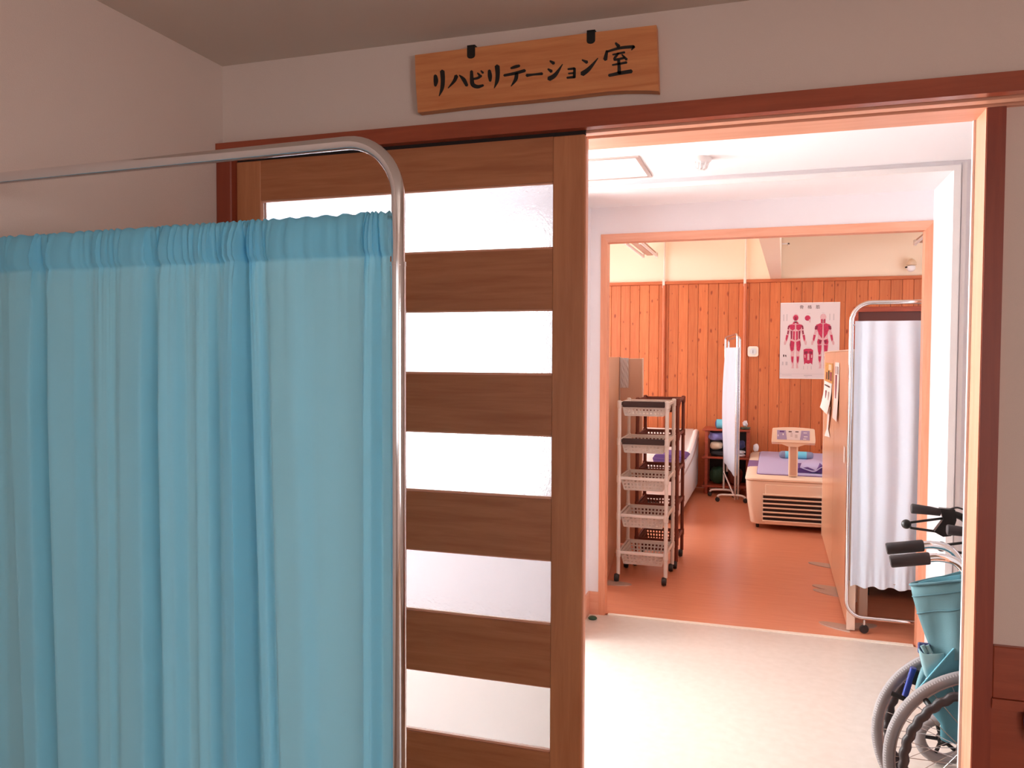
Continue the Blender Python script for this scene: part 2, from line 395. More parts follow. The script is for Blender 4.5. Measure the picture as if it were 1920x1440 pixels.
t = thing('trim_7', 'white thin frame around the recess of the inner doorway', 'trim', (0, YN-.01, 0), kind='structure')
MB().box(-.98, .775, YN-.018, YN, NZ-.004, NZ+.02).build('frame_head', 'white_paint', t)
MB().box(.747, .775, YN-.018, YN, 0, NZ-.004).build('frame_side', 'white_paint', t)
MB().box(.782, .80, YN-.010, YN, 0, CCZ-.012).build('frame_side', 'white_paint', t)
we = MB(); we.box(-3.5, -3.4, YB-.1, 2.6, 0, CCZ); we.box(-3.5, -3.4, 3.9, YN+.1, 0, CCZ); we.box(-3.5, -3.4, 2.6, 3.9, 0, .5); we.box(-3.5, -3.4, 2.6, 3.9, 2.25, CCZ)
struct('wall_corridor_end', we, 'corridor_white', 'end wall of the corridor around its daylight window', 'wall')
window('window_3', 'tall daylight window at the end of the corridor', 'win_end', 'X', -3.47, 2.6, 3.9, .5, 2.25, 1, 1)
struct('wall_corridor_far_end', MB().box(XR, XR+.1, YB, Y2, 0, CCZ), 'corridor_white', 'closed end of the corridor past the wheelchair', 'wall')
# inner doorway wall
wi = MB(); wi.box(-2.6, -.905, Y2, Y3, 0, RZ); wi.box(.735, 2.4, Y2, Y3, 0, RZ); wi.box(-.905, .735, Y2, Y3, 2.135, RZ)
struct('wall_inner_door', wi, 'corridor_white', 'white wall around the inner doorway to the rehabilitation room', 'wall')
t = thing('trim_8', 'salmon wooden door frame of the inner doorway', 'trim', (0, Y2, 0), kind='structure')
MB().prism([(-.922, 0), (-.885, 0), (-.885, 2.098), (-.922, 2.144)], Y2-.008, Y3+.004).build('jamb', 'casing_wood_lit_v', t)
MB().prism([(.757, 0), (.712, 0), (.712, 2.098), (.757, 2.144)], Y2-.008, Y3+.004).build('jamb', 'casing_wood_lit_v', t)
MB().prism([(-.922, 2.144), (-.885, 2.098), (.712, 2.098), (.757, 2.144)], Y2-.008, Y3+.004).build('head', 'casing_wood_lit', t)
t = thing('baseboard_left', 'wooden baseboard at the foot of the white pillar', 'baseboard', (-.95, 4.4, 0), kind='structure')
MB().box(-.972, -.922, Y2-.012, Y2, 0, .129).build('baseboard_face', 'casing_wood_lit', t)
MB().box(-.98, -.970, YN, Y2, 0, .129).build('baseboard_side', 'casing_wood_lit', t)
# rehab room shell
struct('wall_rehab_left', MB().box(-2.7, -2.6, Y2, 5.6, 0, RZ).box(-2.7, -2.6, 8.6, YF+.1, 0, RZ).box(-2.7, -2.6, 5.6, 8.6, 0, .9).box(-2.7, -2.6, 5.6, 8.6, 2.7, RZ), 'rehab_plaster', 'cream side wall of the rehabilitation room with the long window', 'wall')
window('window_4', 'long daylight window in the rehabilitation room side wall', 'win_rehab', 'X', -2.67, 5.6, 8.6, .9, 2.7, 1, 3)
struct('wall_rehab_right', MB().box(2.4, 2.5, Y2, 5.4, 0, RZ).box(2.4, 2.5, 8.4, YF+.1, 0, RZ).box(2.4, 2.5, 5.4, 8.4, 0, .9).box(2.4, 2.5, 5.4, 8.4, 2.6, RZ), 'rehab_plaster', 'cream side wall behind the blue curtain screen', 'wall')
window('window_fill_2', 'long added fill window behind the pale blue curtain screen', 'fill_rehab_r', 'X', 2.47, 5.4, 8.4, .9, 2.6, -1, 3)  # unseen window added as cooler fill for this room
struct('ceiling_rehab', MB().box(-2.7, 2.5, Y3, YF+.1, RZ, RZ+.1), 'rehab_plaster', 'cream ceiling of the rehabilitation room', 'ceiling')
wf = struct('wall_far', MB().box(-2.6, 2.4, YF+.016, YF+.12, 0, RZ), 'rehab_plaster', 'far wall, cream above and knotty pine boards below', 'wall')
# pine boards, one object each (children of the far wall)
BW = .1082; bmesh_board = None
bm_ = MB(); bm_.box(-BW/2+.0015, BW/2-.0015, -.008, .008, 0, 2.265, .003)
k0 = -1.769
i = -8
while k0+BW*i < 2.38:
    xc = k0+BW*(i+.5); i += 1
    if xc-BW/2 < -2.6 or xc+BW/2 > 2.4: continue
    if .84 < xc < 1.72:     # doorway in the boards
        z0 = 1.985
    else: z0 = 0
    if z0:
        o = MB().box(xc-BW/2+.0015, xc+BW/2-.0015, YF, YF+.016, z0, 2.265, .003).build('wall_board', 'pine', wf)
        continue
    if bmesh_board is None:
        o = bm_.build('wall_board', 'pine', wf, local=True); bmesh_board = o.data
    else:
        o = bpy.data.objects.new('wall_board', bmesh_board); COL.objects.link(o); o.parent = wf
    o.location = (xc, YF+.008, 0)
MB().box(-2.6, 2.4, YF-.022, YF+.016, 2.265, 2.30, .004).build('cap_rail', 'pine_trim', wf)
# beam
bmm = MB().prism([(-.14, Y3), (.015, Y3), (.075, YF-.0), (-.034, YF-.0)], 2.30, RZ, 'Z')
struct('trim_9', bmm, 'rehab_plaster', 'cream ceiling beam meeting the pine-clad far wall', 'beam')
# dark doorway in the far wall
t = thing('door_2', 'dark brown door in the pine wall behind the blue curtain screen', 'door', (1.28, YF, 0), kind='structure')
MB().box(.846, 1.71, YF+.004, YF+.014, 0, 1.94).build('door_leaf', 'dark_door', t)
MB().box(.846, 1.71, YF-.02, YF+.012, 1.935, 1.985).build('door_head', 'shelf_wood', t)
MB().box(.80, .846, YF-.02, YF+.0, 0, 1.985).build('door_side', 'shelf_wood', t)
MB().box(1.71, 1.755, YF-.02, YF+.0, 0, 1.985).build('door_side', 'shelf_wood', t)

# ================================================================== SLIDING DOOR
door = thing('door_1', 'brown wooden sliding door with five frosted glass panels', 'door', (-1.115, 2.318, .008), kind='structure')
DY0, DY1 = 2.300, 2.336
MB().box(-.618, -.524, DY0, DY1, .01, 2.106, .002).build('stile', 'door_stile', door)
MB().box(-1.705, -1.613, DY0, DY1, .01, 2.106, .002).build('stile', 'door_stile', door)
MB().box(-1.705, -.524, 2.3045, 2.3185, 2.1062, 2.126).build('gap_blocker', 'groove_shade', door)  # dark filler added to stop corridor light leaking through the gap above the door
MB().box(-.5235, -.519, DY0+.004, DY1-.006, .01, 2.098).build('edge_strip', 'casing_wood_lit_v', door)  # door edge coloured paler for the corridor light it catches
MB().box(-.545, -.528, DY1+.001, DY1+.018, .01, 2.098).build('rear_edge', 'casing_wood_lit_v', door)
rails = [(.01, .279), (.479, .665), (.861, 1.043), (1.233, 1.410), (1.605, 1.781), (1.975, 2.106)]
for a, b2 in rails: MB().box(-1.6128, -.6182, DY0+.0015, DY1-.0015, a, b2).build('rail', 'door_rail', door)
for (a, b2), (c, d) in zip(rails[:-1], rails[1:]):
    p = MB().box(-1.6125, -.6185, 2.316, 2.320, b2+.0005, c-.0005).build('pane', 'frosted_glass', door)
    for zz in ((b2, b2+.007), (c-.005, c)):
        MB().box(-1.6125, -.6185, 2.308, 2.3155, *zz).build('glazing_bead', 'casing_wood_lit', door)

# ================================================================== SIGN
SYF, SYB = 2.272, 2.304
def sz(x, y): return PY(740+x*.27083, 30+y*.27083, SYF)
sign = thing('wooden_sign', 'natural wooden signboard with black brush lettering above the doorway', 'sign', (sz(985, 380).x, 2.29, sz(985, 380).z))
top = [(140, 270), (560, 217), (980, 163), (1400, 110), (1812, 62)]
bot = [(1828, 520), (1760, 516), (1690, 515), (1600, 516), (1480, 522), (1340, 538), (1200, 556), (1050, 572), (900, 587), (700, 606), (500, 628), (330, 648), (160, 668)]
poly = [(p.x, p.z) for p in (sz(*q) for q in top+[(1820, 290)]+bot+[(146, 470)])]
bm = MB(); bm.prism(poly, SYF, SYB); bm.build('board', 'sign_wood', sign)
for x0, y0, x1, y1 in ((503, 215, 557, 292), (1331, 112, 1388, 190)):
    a, b2 = sz(x0, y0), sz(x1, y1); w = b2.x-a.x; h = a.z-b2.z; cx = (a.x+b2.x)/2
    pl = [(a.x, a.z+.004), (b2.x, a.z+.004)]+[(cx+w/2*math.cos(tt), b2.z+.008-.008*math.sin(tt)) for tt in [math.pi*i/6 for i in range(7)]]
    MB().prism(pl, SYF-.002, SYF).add(*[[(a.x, SYF-.002, a.z+.001), (b2.x, SYF-.002, a.z+.001), (b2.x, SYB+.001, a.z+.001), (a.x, SYB+.001, a.z+.001), (a.x, SYF-.002, a.z+.004), (b2.x, SYF-.002, a.z+.004), (b2.x, SYB+.001, a.z+.004), (a.x, SYB+.001, a.z+.004)], [(0,1,2,3),(4,5,6,7),(0,1,5,4),(2,3,7,6)]]).build('hanging_hook', 'black_metal', sign)
def stroke(mb, pts, ws, conv, y, th=.0012, scale=1):
    # smooth the polyline, then make a ribbon of changing width with rounded ends
    P = [Vector((p[0], p[1], w)) for p, w in zip(pts, ws)]
    Q = smooth_path(P, 6) if len(P) > 2 else [P[0].lerp(P[1], t/6) for t in range(7)]
    Lf, Rt = [], []
    for i, q in enumerate(Q):
        a = Q[max(i-1, 0)]; b = Q[min(i+1, len(Q)-1)]; d = Vector((b.x-a.x, b.y-a.y)); d = d.normalized() if d.length else Vector((1, 0))
        n = Vector((-d.y, d.x)); h = q.z/2
        Lf.append((q.x+n.x*h, q.y+n.y*h)); Rt.append((q.x-n.x*h, q.y-n.y*h))
    d = Vector((Q[0].x-Q[1].x, Q[0].y-Q[1].y)).normalized(); st = (Q[0].x+d.x*Q[0].z*.35, Q[0].y+d.y*Q[0].z*.35)
    d = Vector((Q[-1].x-Q[-2].x, Q[-1].y-Q[-2].y)).normalized(); en = (Q[-1].x+d.x*Q[-1].z*.35, Q[-1].y+d.y*Q[-1].z*.35)
    n = len(Q); loop = [st]+Lf+[en]+Rt[::-1]; W3 = [conv(*p) for p in loop]; k = len(loop)
    vs = [(p[0], y-th, p[1]) for p in W3]+[(p[0], y, p[1]) for p in W3]; fs = []
    for i in range(n-1): fs.append((1+i, 2+i, k-2-i, k-1-i))
    fs += [(0, 1, k-1), (n, n+1, n+2)]
    fs += [(i, (i+1) % k, k+(i+1) % k, k+i) for i in range(k)]
    mb.add(vs, fs)
chars = [
 [([(282,412),(286,448),(282,484)],[18,26,14]), ([(330,382),(334,440),(329,500),(308,555)],[26,24,20,3])],
 [([(428,415),(412,452),(370,500)],[22,17,4]), ([(448,410),(478,440),(500,482)],[6,22,18])],
 [([(533,382),(535,440),(542,476),(575,490),(614,480)],[16,22,24,20,12]), ([(545,437),(575,430),(600,414)],[12,14,14]), ([(574,395),(588,410)],[8,14]), ([(598,380),(612,394)],[8,14])],
 [([(656,377),(660,415),(662,452)],[16,24,12]), ([(710,347),(714,400),(709,450),(690,500)],[28,24,20,3])],
 [([(806,362),(838,352),(864,345)],[12,18,14]), ([(758,412),(830,398),(902,378)],[14,17,18]), ([(845,400),(838,440),(806,487)],[20,20,4])],
 [([(914,412),(960,406),(1022,400)],[18,12,16])],
 [([(1076,312),(1102,328)],[10,20]), ([(1062,368),(1086,384)],[10,20]), ([(1068,436),(1112,408),(1163,334)],[26,22,4])],
 [([(1200,369),(1244,364)],[10,14]), ([(1246,362),(1244,426)],[14,16]), ([(1204,399),(1240,395)],[9,10]), ([(1194,428),(1244,423)],[12,14])],
 [([(1298,305),(1332,321)],[8,20]), ([(1298,402),(1346,366),(1408,292)],[28,22,4])],
 [([(1530,188),(1552,212)],[12,22]), ([(1470,242),(1458,302)],[14,24]), ([(1470,248),(1560,222),(1655,213)],[12,16,18]), ([(1658,212),(1640,236)],[16,5]),
  ([(1510,268),(1592,252)],[9,12]), ([(1550,258),(1522,302),(1592,290)],[12,14,12]), ([(1574,268),(1606,302)],[8,16]), ([(1508,340),(1606,322)],[10,14]), ([(1552,306),(1556,398)],[16,20]), ([(1484,412),(1560,396),(1640,383)],[16,20,22])]]
for ch in chars:
    mb = MB()
    for pts, ws in ch: stroke(mb, pts, [w*1.22 for w in ws], lambda x, y: (sz(x, y).x, sz(x, y).z), SYF)
    mb.build('character', 'ink', sign)

# ================================================================== FRONT PRIVACY SCREEN
def scr_y(x): return 1.27+(x+.62)*(-.045)
SX0, SX1 = -1.715, -.615
scr = thing('privacy_screen', 'chrome framed privacy screen with a turquoise curtain beside the sliding door', 'screen', (-1.18, 1.40, 0))
def sp(x, z, dy=0): return (x, scr_y(x)+dy, z)
ZT = 1.840
path = fillet([sp(SX0, 1.60), sp(SX0, ZT), sp(SX1, ZT), sp(SX1, 1.60)], .10, 12)
MB().tube(path, .0118, 16).build('upper_frame', 'chrome', scr, smooth=60)
for x in (SX0, SX1):
    MB().tube([sp(x, .13), sp(x, 1.625)], .0134, 16).build('post', 'chrome', scr, smooth=60)
    MB().tube([sp(x, 1.623), sp(x, 1.629)], .0140, 16).build('collar', 'chrome', scr, smooth=60)
    MB().tube([sp(x, .13), sp(x, .10)], .018, 12).tube(fillet([sp(x, .09, -.28), sp(x, .125, -.22), sp(x, .125, .22), sp(x, .09, .28)], .03, 4), .0125, 10).build('foot', 'chrome', scr, smooth=60)
    for dy in (-.265, .265):
        MB().lathe([(.008, -.014), (.028, -.012), (.031, 0), (.028, .012), (.008, .014)], sp(x, .032, dy), 16, 'X').tube([sp(x, .03, dy), sp(x, .095, dy)], .006, 8).build('caster', 'caster_black', scr, smooth=50)
ZR = 1.706
MB().tube([sp(SX0+.012, ZR), sp(SX1-.012, ZR)], .0035, 10).build('curtain_rod', 'chrome_soft', scr, smooth=60)
MB().tube([sp(SX0+.012, .30), sp(SX1-.012, .30)], .0055, 10).build('curtain_rod', 'chrome_soft', scr, smooth=60)
FOLDS = [(0,20,0),(15,42,1.5),(60,66,1.8),(70,78,-.7),(84,98,-1.0),(94,108,1.7),(140,145,1.2),(160,160,-.4),(184,180,.8),(200,195,.6),(210,205,.1),(235,225,1.1),(275,272,1.5),(285,283,-1.0),(302,308,-1.2),(309,316,1.6),(332,334,1.2),(348,350,-.1),(362,362,-.1),(380,378,1.0),(395,394,.6),(403,405,-.9),(425,428,-.6),(434,436,1.6),(455,466,2.2),(460,471,-1.8),(469,496,-2.2),(475,503,.5),(486,512,.3),(500,524,-.5),(520,545,1.3),(560,590,1.5),(600,612,.4),(650,650,-.1),(690,690,.2),(699,697,1.4),(711,709,1.1),(716,716,-.9),(722,722,-.5)]
XPX = lambda x: PY(x, 900, scr_y(-.62)+.011).x
left = []
xx = XPX(0); k = 0
while xx > SX0+.05:
    left.append((xx, xx, [1.4, -.8, 1.0, -.2][k % 4])); xx -= .035+.012*(k % 3); k += 1
CT = sorted([(a, b2, d) for a, b2, d in left[1:]])+[(XPX(a), XPX(b2), d) for a, b2, d in FOLDS]
CT = [(SX0+.016, SX0+.016, 0)]+CT
CT[-1] = (SX1-.016, SX1-.016, -.5)
def curt_profile(s, v):
    """s in 0..len-1 (fold coordinate), v 0 top..1 bottom -> x, depth"""
    i = min(int(s), len(CT)-2); t = s-i; h = t*t*(3-2*t)
    w = min(1, v*1.15)
    xa = CT[i][0]*(1-w)+CT[i][1]*w; xb = CT[i+1][0]*(1-w)+CT[i+1][1]*w
    return xa*(1-t)+xb*t, (CT[i][2]*(1-h)+CT[i+1][2]*h)*.01
def gathers(s): return .0016*math.sin(s*9.1+1.3*math.sin(s*2.3))+.0012*math.sin(s*14.7+.5)
K = 7; cols = [j/K for j in range((len(CT)-1)*K+1)]
ZSEAM, ZB = ZR-.066, .30
rows = []
# back layer of the rod pocket, over the rod, then the front sheet
for z, off, amp in ((ZSEAM, .003, .55), (ZSEAM+.012, .006, .5), (ZSEAM+.04, .008, .42), (ZR-.005, .009, .12), (ZR+.004, .008, .08), (ZR+.0085, .004, .08), (ZR+.010, -.001, .08), (ZR+.0075, -.006, .1), (ZR-.001, -.009, .14), (ZR-.014, -.011, .32), (ZR-.035, -.011, .56), (ZR-.055, -.009, .6), (ZSEAM+.004, -.004, .58), (ZSEAM, -.002, .56), (ZSEAM-.005, -.003, .6)):
    r = []
    for s in cols:
        x, d = curt_profile(s, 0); d *= 1.4; g = gathers(s)*(1.5 if z > ZSEAM+.003 else 1.2)
        dz = .004*math.sin(s*7.7)*(1 if z >= ZR-.002 else 0)*.5
        r.append(sp(x, z+dz, off-d*amp*(1 if off < 0 else .6)-g))
    rows.append(r)
NR = 46
for q in range(1, NR+1):
    v = q/NR; z = ZSEAM-.005+(ZB-ZSEAM+.005)*v; amp = .62+.38*min(1, v*5); gg = math.exp(-v*9)
    r = []
    for s in cols:
        x, d = curt_profile(s, v); d *= 1.65
        r.append(sp(x, z, -.004-d*amp-gathers(s)*gg - .0015*math.sin(x*90+v*6)*v))
    rows.append(r)
cu = MB().grid(rows).build('curtain', 'cyan_cloth', scr, smooth=80, fix=False)
# lower hem of the curtain
hemr = []
for z in (ZB+.05, ZB):
    hemr.append([sp(curt_profile(s, 1)[0], z, .001-1.65*curt_profile(s, 1)[1]) for s in cols])
MB().grid(hemr).build('hem', 'cyan_cloth', cu, smooth=80, fix=False)

# ================================================================== CORRIDOR CEILING
h = thing('ceiling_hatch', 'white square access hatch with aluminium frame in the corridor ceiling', 'hatch', (-.80, 3.74, CCZ))
HX0, HX1, HY0, HY1 = -1.0, -.565, 3.53, 3.95
MB().box(HX0+.02, HX1-.02, HY0+.02, HY1-.02, CCZ-.004, CCZ+.0).build('hatch_panel', 'corridor_ceiling', h)
for p in ((HX0, HX1, HY0, HY0+.016), (HX0, HX1, HY1-.016, HY1), (HX0, HX0+.016, HY0+.016, HY1-.016), (HX1-.016, HX1, HY0+.016, HY1-.016)):
    MB().box(*p, CCZ-.007, CCZ).build('hatch_frame', 'alu', h)
c = PZ(1310, 297, CCZ)
sd = thing('smoke_detector', 'white round smoke detector with a slotted cage on the corridor ceiling', 'detector', (c.x, c.y, CCZ))
MB().lathe([(.03, CCZ), (.056, CCZ), (.055, CCZ-.012), (.046, CCZ-.022), (.03, CCZ-.024)], (c.x, c.y, 0), 24).build('base', 'white_paint', sd, smooth=40)
for k in range(10):
    a = 2*math.pi*k/10; ca, sa = math.cos(a), math.sin(a)
    MB().tube([(c.x+.042*ca, c.y+.042*sa, CCZ-.02), (c.x+.036*ca, c.y+.036*sa, CCZ-.044), (c.x+.022*ca, c.y+.022*sa, CCZ-.052)], .0035, 6).build('cage_rib', 'white_paint', sd)
MB().lathe([(.004, CCZ-.056), (.024, CCZ-.055), (.026, CCZ-.050), (.018, CCZ-.046), (.016, CCZ-.02)], (c.x, c.y, 0), 20).build('sensor_cap', 'white_paint', sd, smooth=40)
c = PZ(1111, 1158, .008)
gs = MB().lathe([(.004, 0), (.022, .001), (.026, .006), (.020, .013), (.004, .016)], (c.x, c.y, 0), 18).build('door_stop', 'green_rubber', None, smooth=40)
tag(gs, 'small dark green rubber stop on the floor by the pillar', 'door stop')

# ================================================================== WHEELCHAIR (folded)
WX, WYN, WYF, WR = .617, 2.585, 2.765, .29
wc = thing('wheelchair', 'folded wheelchair with teal seat fabric and grey tyres behind the door jamb', 'wheelchair', (WX, (WYN+WYF)/2, 0))
def ring(cx, cy, cz, R, n=64): return [(cx+R*math.cos(2*math.pi*i/n), cy, cz+R*math.sin(2*math.pi*i/n)) for i in range(n)]
for yy, cx, side in ((WYN, WX, -1), (WYF, WX-.012, 1)):
    w = MB().tube(ring(cx, yy, WR, WR-.017), .017, 12, True).build('tyre', 'tyre_grey', wc, smooth=60)
    for dy in (-.0115, .0115):
        mbx = MB()
        for i in range(230):
            a = 2*math.pi*i/230; rr = WR-.0045
            ca, sa = math.cos(a), math.sin(a); tx, tz = -sa, ca
            for hw in (.0018,):
                q = [(cx+(rr-.003)*ca+tx*hw, yy+dy*1.12, WR+(rr-.003)*sa+tz*hw), (cx+(rr-.003)*ca-tx*hw, yy+dy*1.12, WR+(rr-.003)*sa-tz*hw),
                     (cx+(rr+.002)*ca-tx*hw, yy+dy*.72, WR+(rr+.002)*sa-tz*hw), (cx+(rr+.002)*ca+tx*hw, yy+dy*.72, WR+(rr+.002)*sa+tz*hw)]
                mbx.add([(p[0], p[1]+(.0012 if dy > 0 else -.0012), p[2]) for p in q], [(0,1,2,3)])
        tr = mbx.build('tread_knurl', 'tyre_line', w, fix=False); tr['kind'] = 'stuff'
    rim = MB()
    n = 64; prof = [(WR-.034, -.009), (WR-.030, -.011), (WR-.026, -.009), (WR-.026, .009), (WR-.030, .011), (WR-.034, .009)]
    vs = [(cx+r*math.cos(2*math.pi*i/n), yy+h2, WR+r*math.sin(2*math.pi*i/n)) for i in range(n) for r, h2 in prof]
    fs = [(i*6+j, i*6+(j+1) % 6, ((i+1) % n)*6+(j+1) % 6, ((i+1) % n)*6+j) for i in range(n) for j in range(6)]
    rim.add(vs, fs).build('rim', 'alu', wc, smooth=50)
    MB().lathe([(.008, yy-.03), (.022, yy-.03), (.016, yy-.02), (.014, yy+.02), (.022, yy+.03), (.008, yy+.03)], (cx, 0, WR), 16, 'Y').build('hub', 'chrome_soft', wc, smooth=40)
    for i in range(28):
        a = 2*math.pi*i/28; b = a+(.75 if i % 2 else -.75); sy = .02 if i % 4 < 2 else -.02
        MB().tube([(cx+.018*math.cos(b), yy+sy, WR+.018*math.sin(b)), (cx+(WR-.033)*math.cos(a), yy, WR+(WR-.033)*math.sin(a))], .0011, 5).build('spoke', 'chrome_soft', wc)
    py = yy+side*.035; m = 180
    pts = []
    for i in range(m):
        a = 2*math.pi*i/m; R = .238+.0024*math.sin(a*40); pts.append((cx+R*math.cos(a), py, WR+R*math.sin(a)))
    MB().tube(pts, .0138, 8, True).build('push_rim', 'pushrim', wc, smooth=60)
    for i in range(5):
        a = 2*math.pi*i/5+2.35
        MB().tube([(cx+.236*math.cos(a), py, WR+.236*math.sin(a)), (cx+.258*math.cos(a), yy+side*.006, WR+.258*math.sin(a))], .008, 8).build('rim_bracket', 'black_metal', wc)
    # front caster + frame (beyond the jamb)
    fy = yy-side*.03; fx = cx+.42
    MB().tube(ring(fx, fy, .075, .062, 32), .013, 8, True).build('caster_tyre', 'tyre_grey', wc, smooth=60)
    MB().lathe([(.006, fy-.02), (.05, fy-.008), (.05, fy+.008), (.006, fy+.02)], (fx, 0, .075), 16, 'Y').tube([(fx, fy-.025, .075), (fx, fy-.025, .17), (fx+.03, fy, .19)], .008, 6).build('caster_fork', 'black_metal', wc)
    iy = yy-side*.045
    # back post curving into the push handle
    gz = .868 if side < 0 else .872; gx0 = .337 if side < 0 else .345
    gy = WYN if side < 0 else WYF-.03
    pp = smooth_path([(gx0+.09, gy, gz+.016), (gx0+.13, gy, gz+.022), (gx0+.175, gy, gz+.012), (gx0+.205, gy, gz-.03), (gx0+.215, iy, gz-.10), (gx0+.215, iy, .5), (gx0+.235, iy, .30)], 6)
    MB().tube(pp, .0125, 12).build('push_handle', 'chrome', wc, smooth=60)
    MB().tube([(gx0, gy, gz), (gx0+.004, gy, gz+.0007), (gx0+.1, gy, gz+.0175), (gx0+.104, gy, gz+.018)], [.0165, .0185, .0185, .0165], 14).build('grip', 'rubber', wc, smooth=60)
    for dz in (.5, .30):
        MB().tube([(gx0+.22, iy, dz), (fx+.02, iy, dz), (fx+.05, iy, dz-.12)], .0115, 10).build('side_tube', 'frame_blue', wc, smooth=60)
MB().tube([PY(1697, 1304, WYF-.04), PY(1713, 1252, WYF-.045)], .0095, 12).build('frame_tube', 'frame_blue', wc, smooth=60)
MB().tube([PY(1672, 1300, WYF-.03), PY(1692, 1309, WYF-.04), PY(1710, 1316, WYF-.04)], .008, 8).build('brake_bar', 'black_metal', wc, smooth=60)
MB().lathe([(.006, WYF-.05), (.022, WYF-.048), (.022, WYF-.03), (.006, WYF-.028)], (PY(1716, 1270, WYF-.04).x, 0, PY(1716, 1270, WYF-.04).z), 12, 'Y').build('brake_hub', 'black_metal', wc)
MB().tube([(.60, WYN+.05, .16), (.80, WYF-.05, .48)], .011, 10).build('cross_brace', 'frame_blue', wc)
MB().tube([(.60, WYF-.05, .16), (.80, WYN+.05, .48)], .011, 10).build('cross_brace', 'frame_blue', wc)
# fabric back, folded backwards between the posts (a sagging pouch)
def loft(secs, name, mat, parent, th=.004, n=14, smooth=50):
    """each section: list of 3D points (same count) -> smooth surface with thickness"""
    rows = [smooth_path(s_, n//max(1, len(s_)-1)+1) for s_ in secs]
    o = MB().grid(rows).build(name, mat, parent, smooth=smooth, fix=False)
    md = o.modifiers.new('thick', 'SOLIDIFY'); md.thickness = th; md.offset = 0
    return o
ym, yn, yf_ = 2.675, 2.615, 2.735
def fp(x, y, Y): return PY(x, y, Y)
# outer sheet: runs from near post to the pouch tip and back to the far post
secs = []
for (xt, yt, xr, yr, xf, yff) in ((1709, 1096, 1800, 1088, 1812, 1076), (1713, 1118, 1800, 1108, 1812, 1098), (1722, 1150, 1800, 1140, 1812, 1128), (1736, 1190, 1800, 1180, 1812, 1166), (1750, 1225, 1798, 1214, 1812, 1200), (1758, 1244, 1796, 1236, 1812, 1224)):
    tip = fp(xt, yt, ym); a = fp(xr+8, yr, yn); c = fp(xf, yff, yf_)
    k_ = len(secs); mid1 = tip.lerp(a, .45)+Vector((-.006, (-.012, -.010, -.002, .010, .004, -.004)[k_], 0)); mid2 = tip.lerp(c, .45)+Vector((-.006, .010, 0))
    secs.append([a, tip.lerp(a, .75)+Vector((0, (-.004, -.006, -.012, -.016, -.008, 0)[k_], 0)), mid1, tip, mid2, c])
loft(secs, 'back_sling', 'teal_fabric', wc, .006)
# binding along the top and a seam lower down
for row, rr in ((secs[0], .0045), (secs[1], .0022), (secs[2], .0028)):
    MB().tube(smooth_path([p+Vector((-.003, -.002, 0)) for p in row], 6), rr, 8).build('binding', 'teal_seam', wc, smooth=60)
# inner fold inside the pouch mouth
secs2 = []
for (xt, yt, dz) in ((1712, 1092, 0), (1720, 1106, 0), (1728, 1124, 0)):
    a = fp(1806, yt-16, ym-.01); tip = fp(xt+8, yt, ym+.012); c = fp(1812, yt-24, yf_-.01)
    secs2.append([a, tip.lerp(a, .5)+Vector((0, .004, 0)), tip, tip.lerp(c, .5), c])
loft(secs2, 'back_lining', 'cyan_fabric', wc, .003)
# rear pocket with two pens / rolled items
pk = [[fp(1723, 1216, 2.66), fp(1733, 1226, 2.645), fp(1761, 1226, 2.64), fp(1772, 1224, 2.65)],
      [fp(1728, 1242, 2.66), fp(1737, 1250, 2.645), fp(1762, 1246, 2.64), fp(1770, 1240, 2.65)],
      [fp(1734, 1264, 2.66), fp(1742, 1272, 2.65), fp(1758, 1264, 2.645), fp(1766, 1256, 2.65)]]
loft(pk, 'rear_pocket', 'teal_light', wc, .004)
MB().box(fp(1722, 1210, 2.665).x, fp(1745, 1210, 2.665).x, 2.664, 2.68, fp(1722, 1226, 2.665).z, fp(1722, 1206, 2.665).z, .003).build('pocket_lining', 'towel_navy', wc)
for dx in (0, 9):
    MB().tube([fp(1729+dx, 1210, 2.66), fp(1737+dx, 1225, 2.655)], .0065, 10).build('rolled_strap', 'teal_light', wc, smooth=60)
# seat sling, folded upward into a V
ss = [[fp(1806, 1196, 2.625), fp(1770, 1236, 2.62), fp(1742, 1268, 2.62), fp(1728, 1284, 2.625), fp(1716, 1296, 2.64)],
      [fp(1806, 1232, 2.64), fp(1776, 1262, 2.635), fp(1752, 1286, 2.635), fp(1738, 1300, 2.64), fp(1724, 1306, 2.655)],
      [fp(1806, 1290, 2.655), fp(1782, 1312, 2.655), fp(1764, 1322, 2.655), fp(1752, 1326, 2.66), fp(1742, 1328, 2.67)],
      [fp(1806, 1350, 2.665), fp(1790, 1350, 2.665), fp(1774, 1352, 2.665), fp(1768, 1354, 2.67), fp(1764, 1356, 2.675)],
      [fp(1806, 1392, 2.67), fp(1796, 1394, 2.67), fp(1778, 1392, 2.67), fp(1768, 1388, 2.672), fp(1764, 1384, 2.675)]]
loft(ss, 'seat_sling', 'cyan_fabric', wc, .006)
s3 = [[fp(1728, 1250, 2.70), fp(1722, 1268, 2.70), fp(1716, 1290, 2.70)], [fp(1742, 1262, 2.69), fp(1732, 1278, 2.69), fp(1722, 1302, 2.69)]]
loft(s3, 'seat_flap', 'teal_fabric', wc, .004)

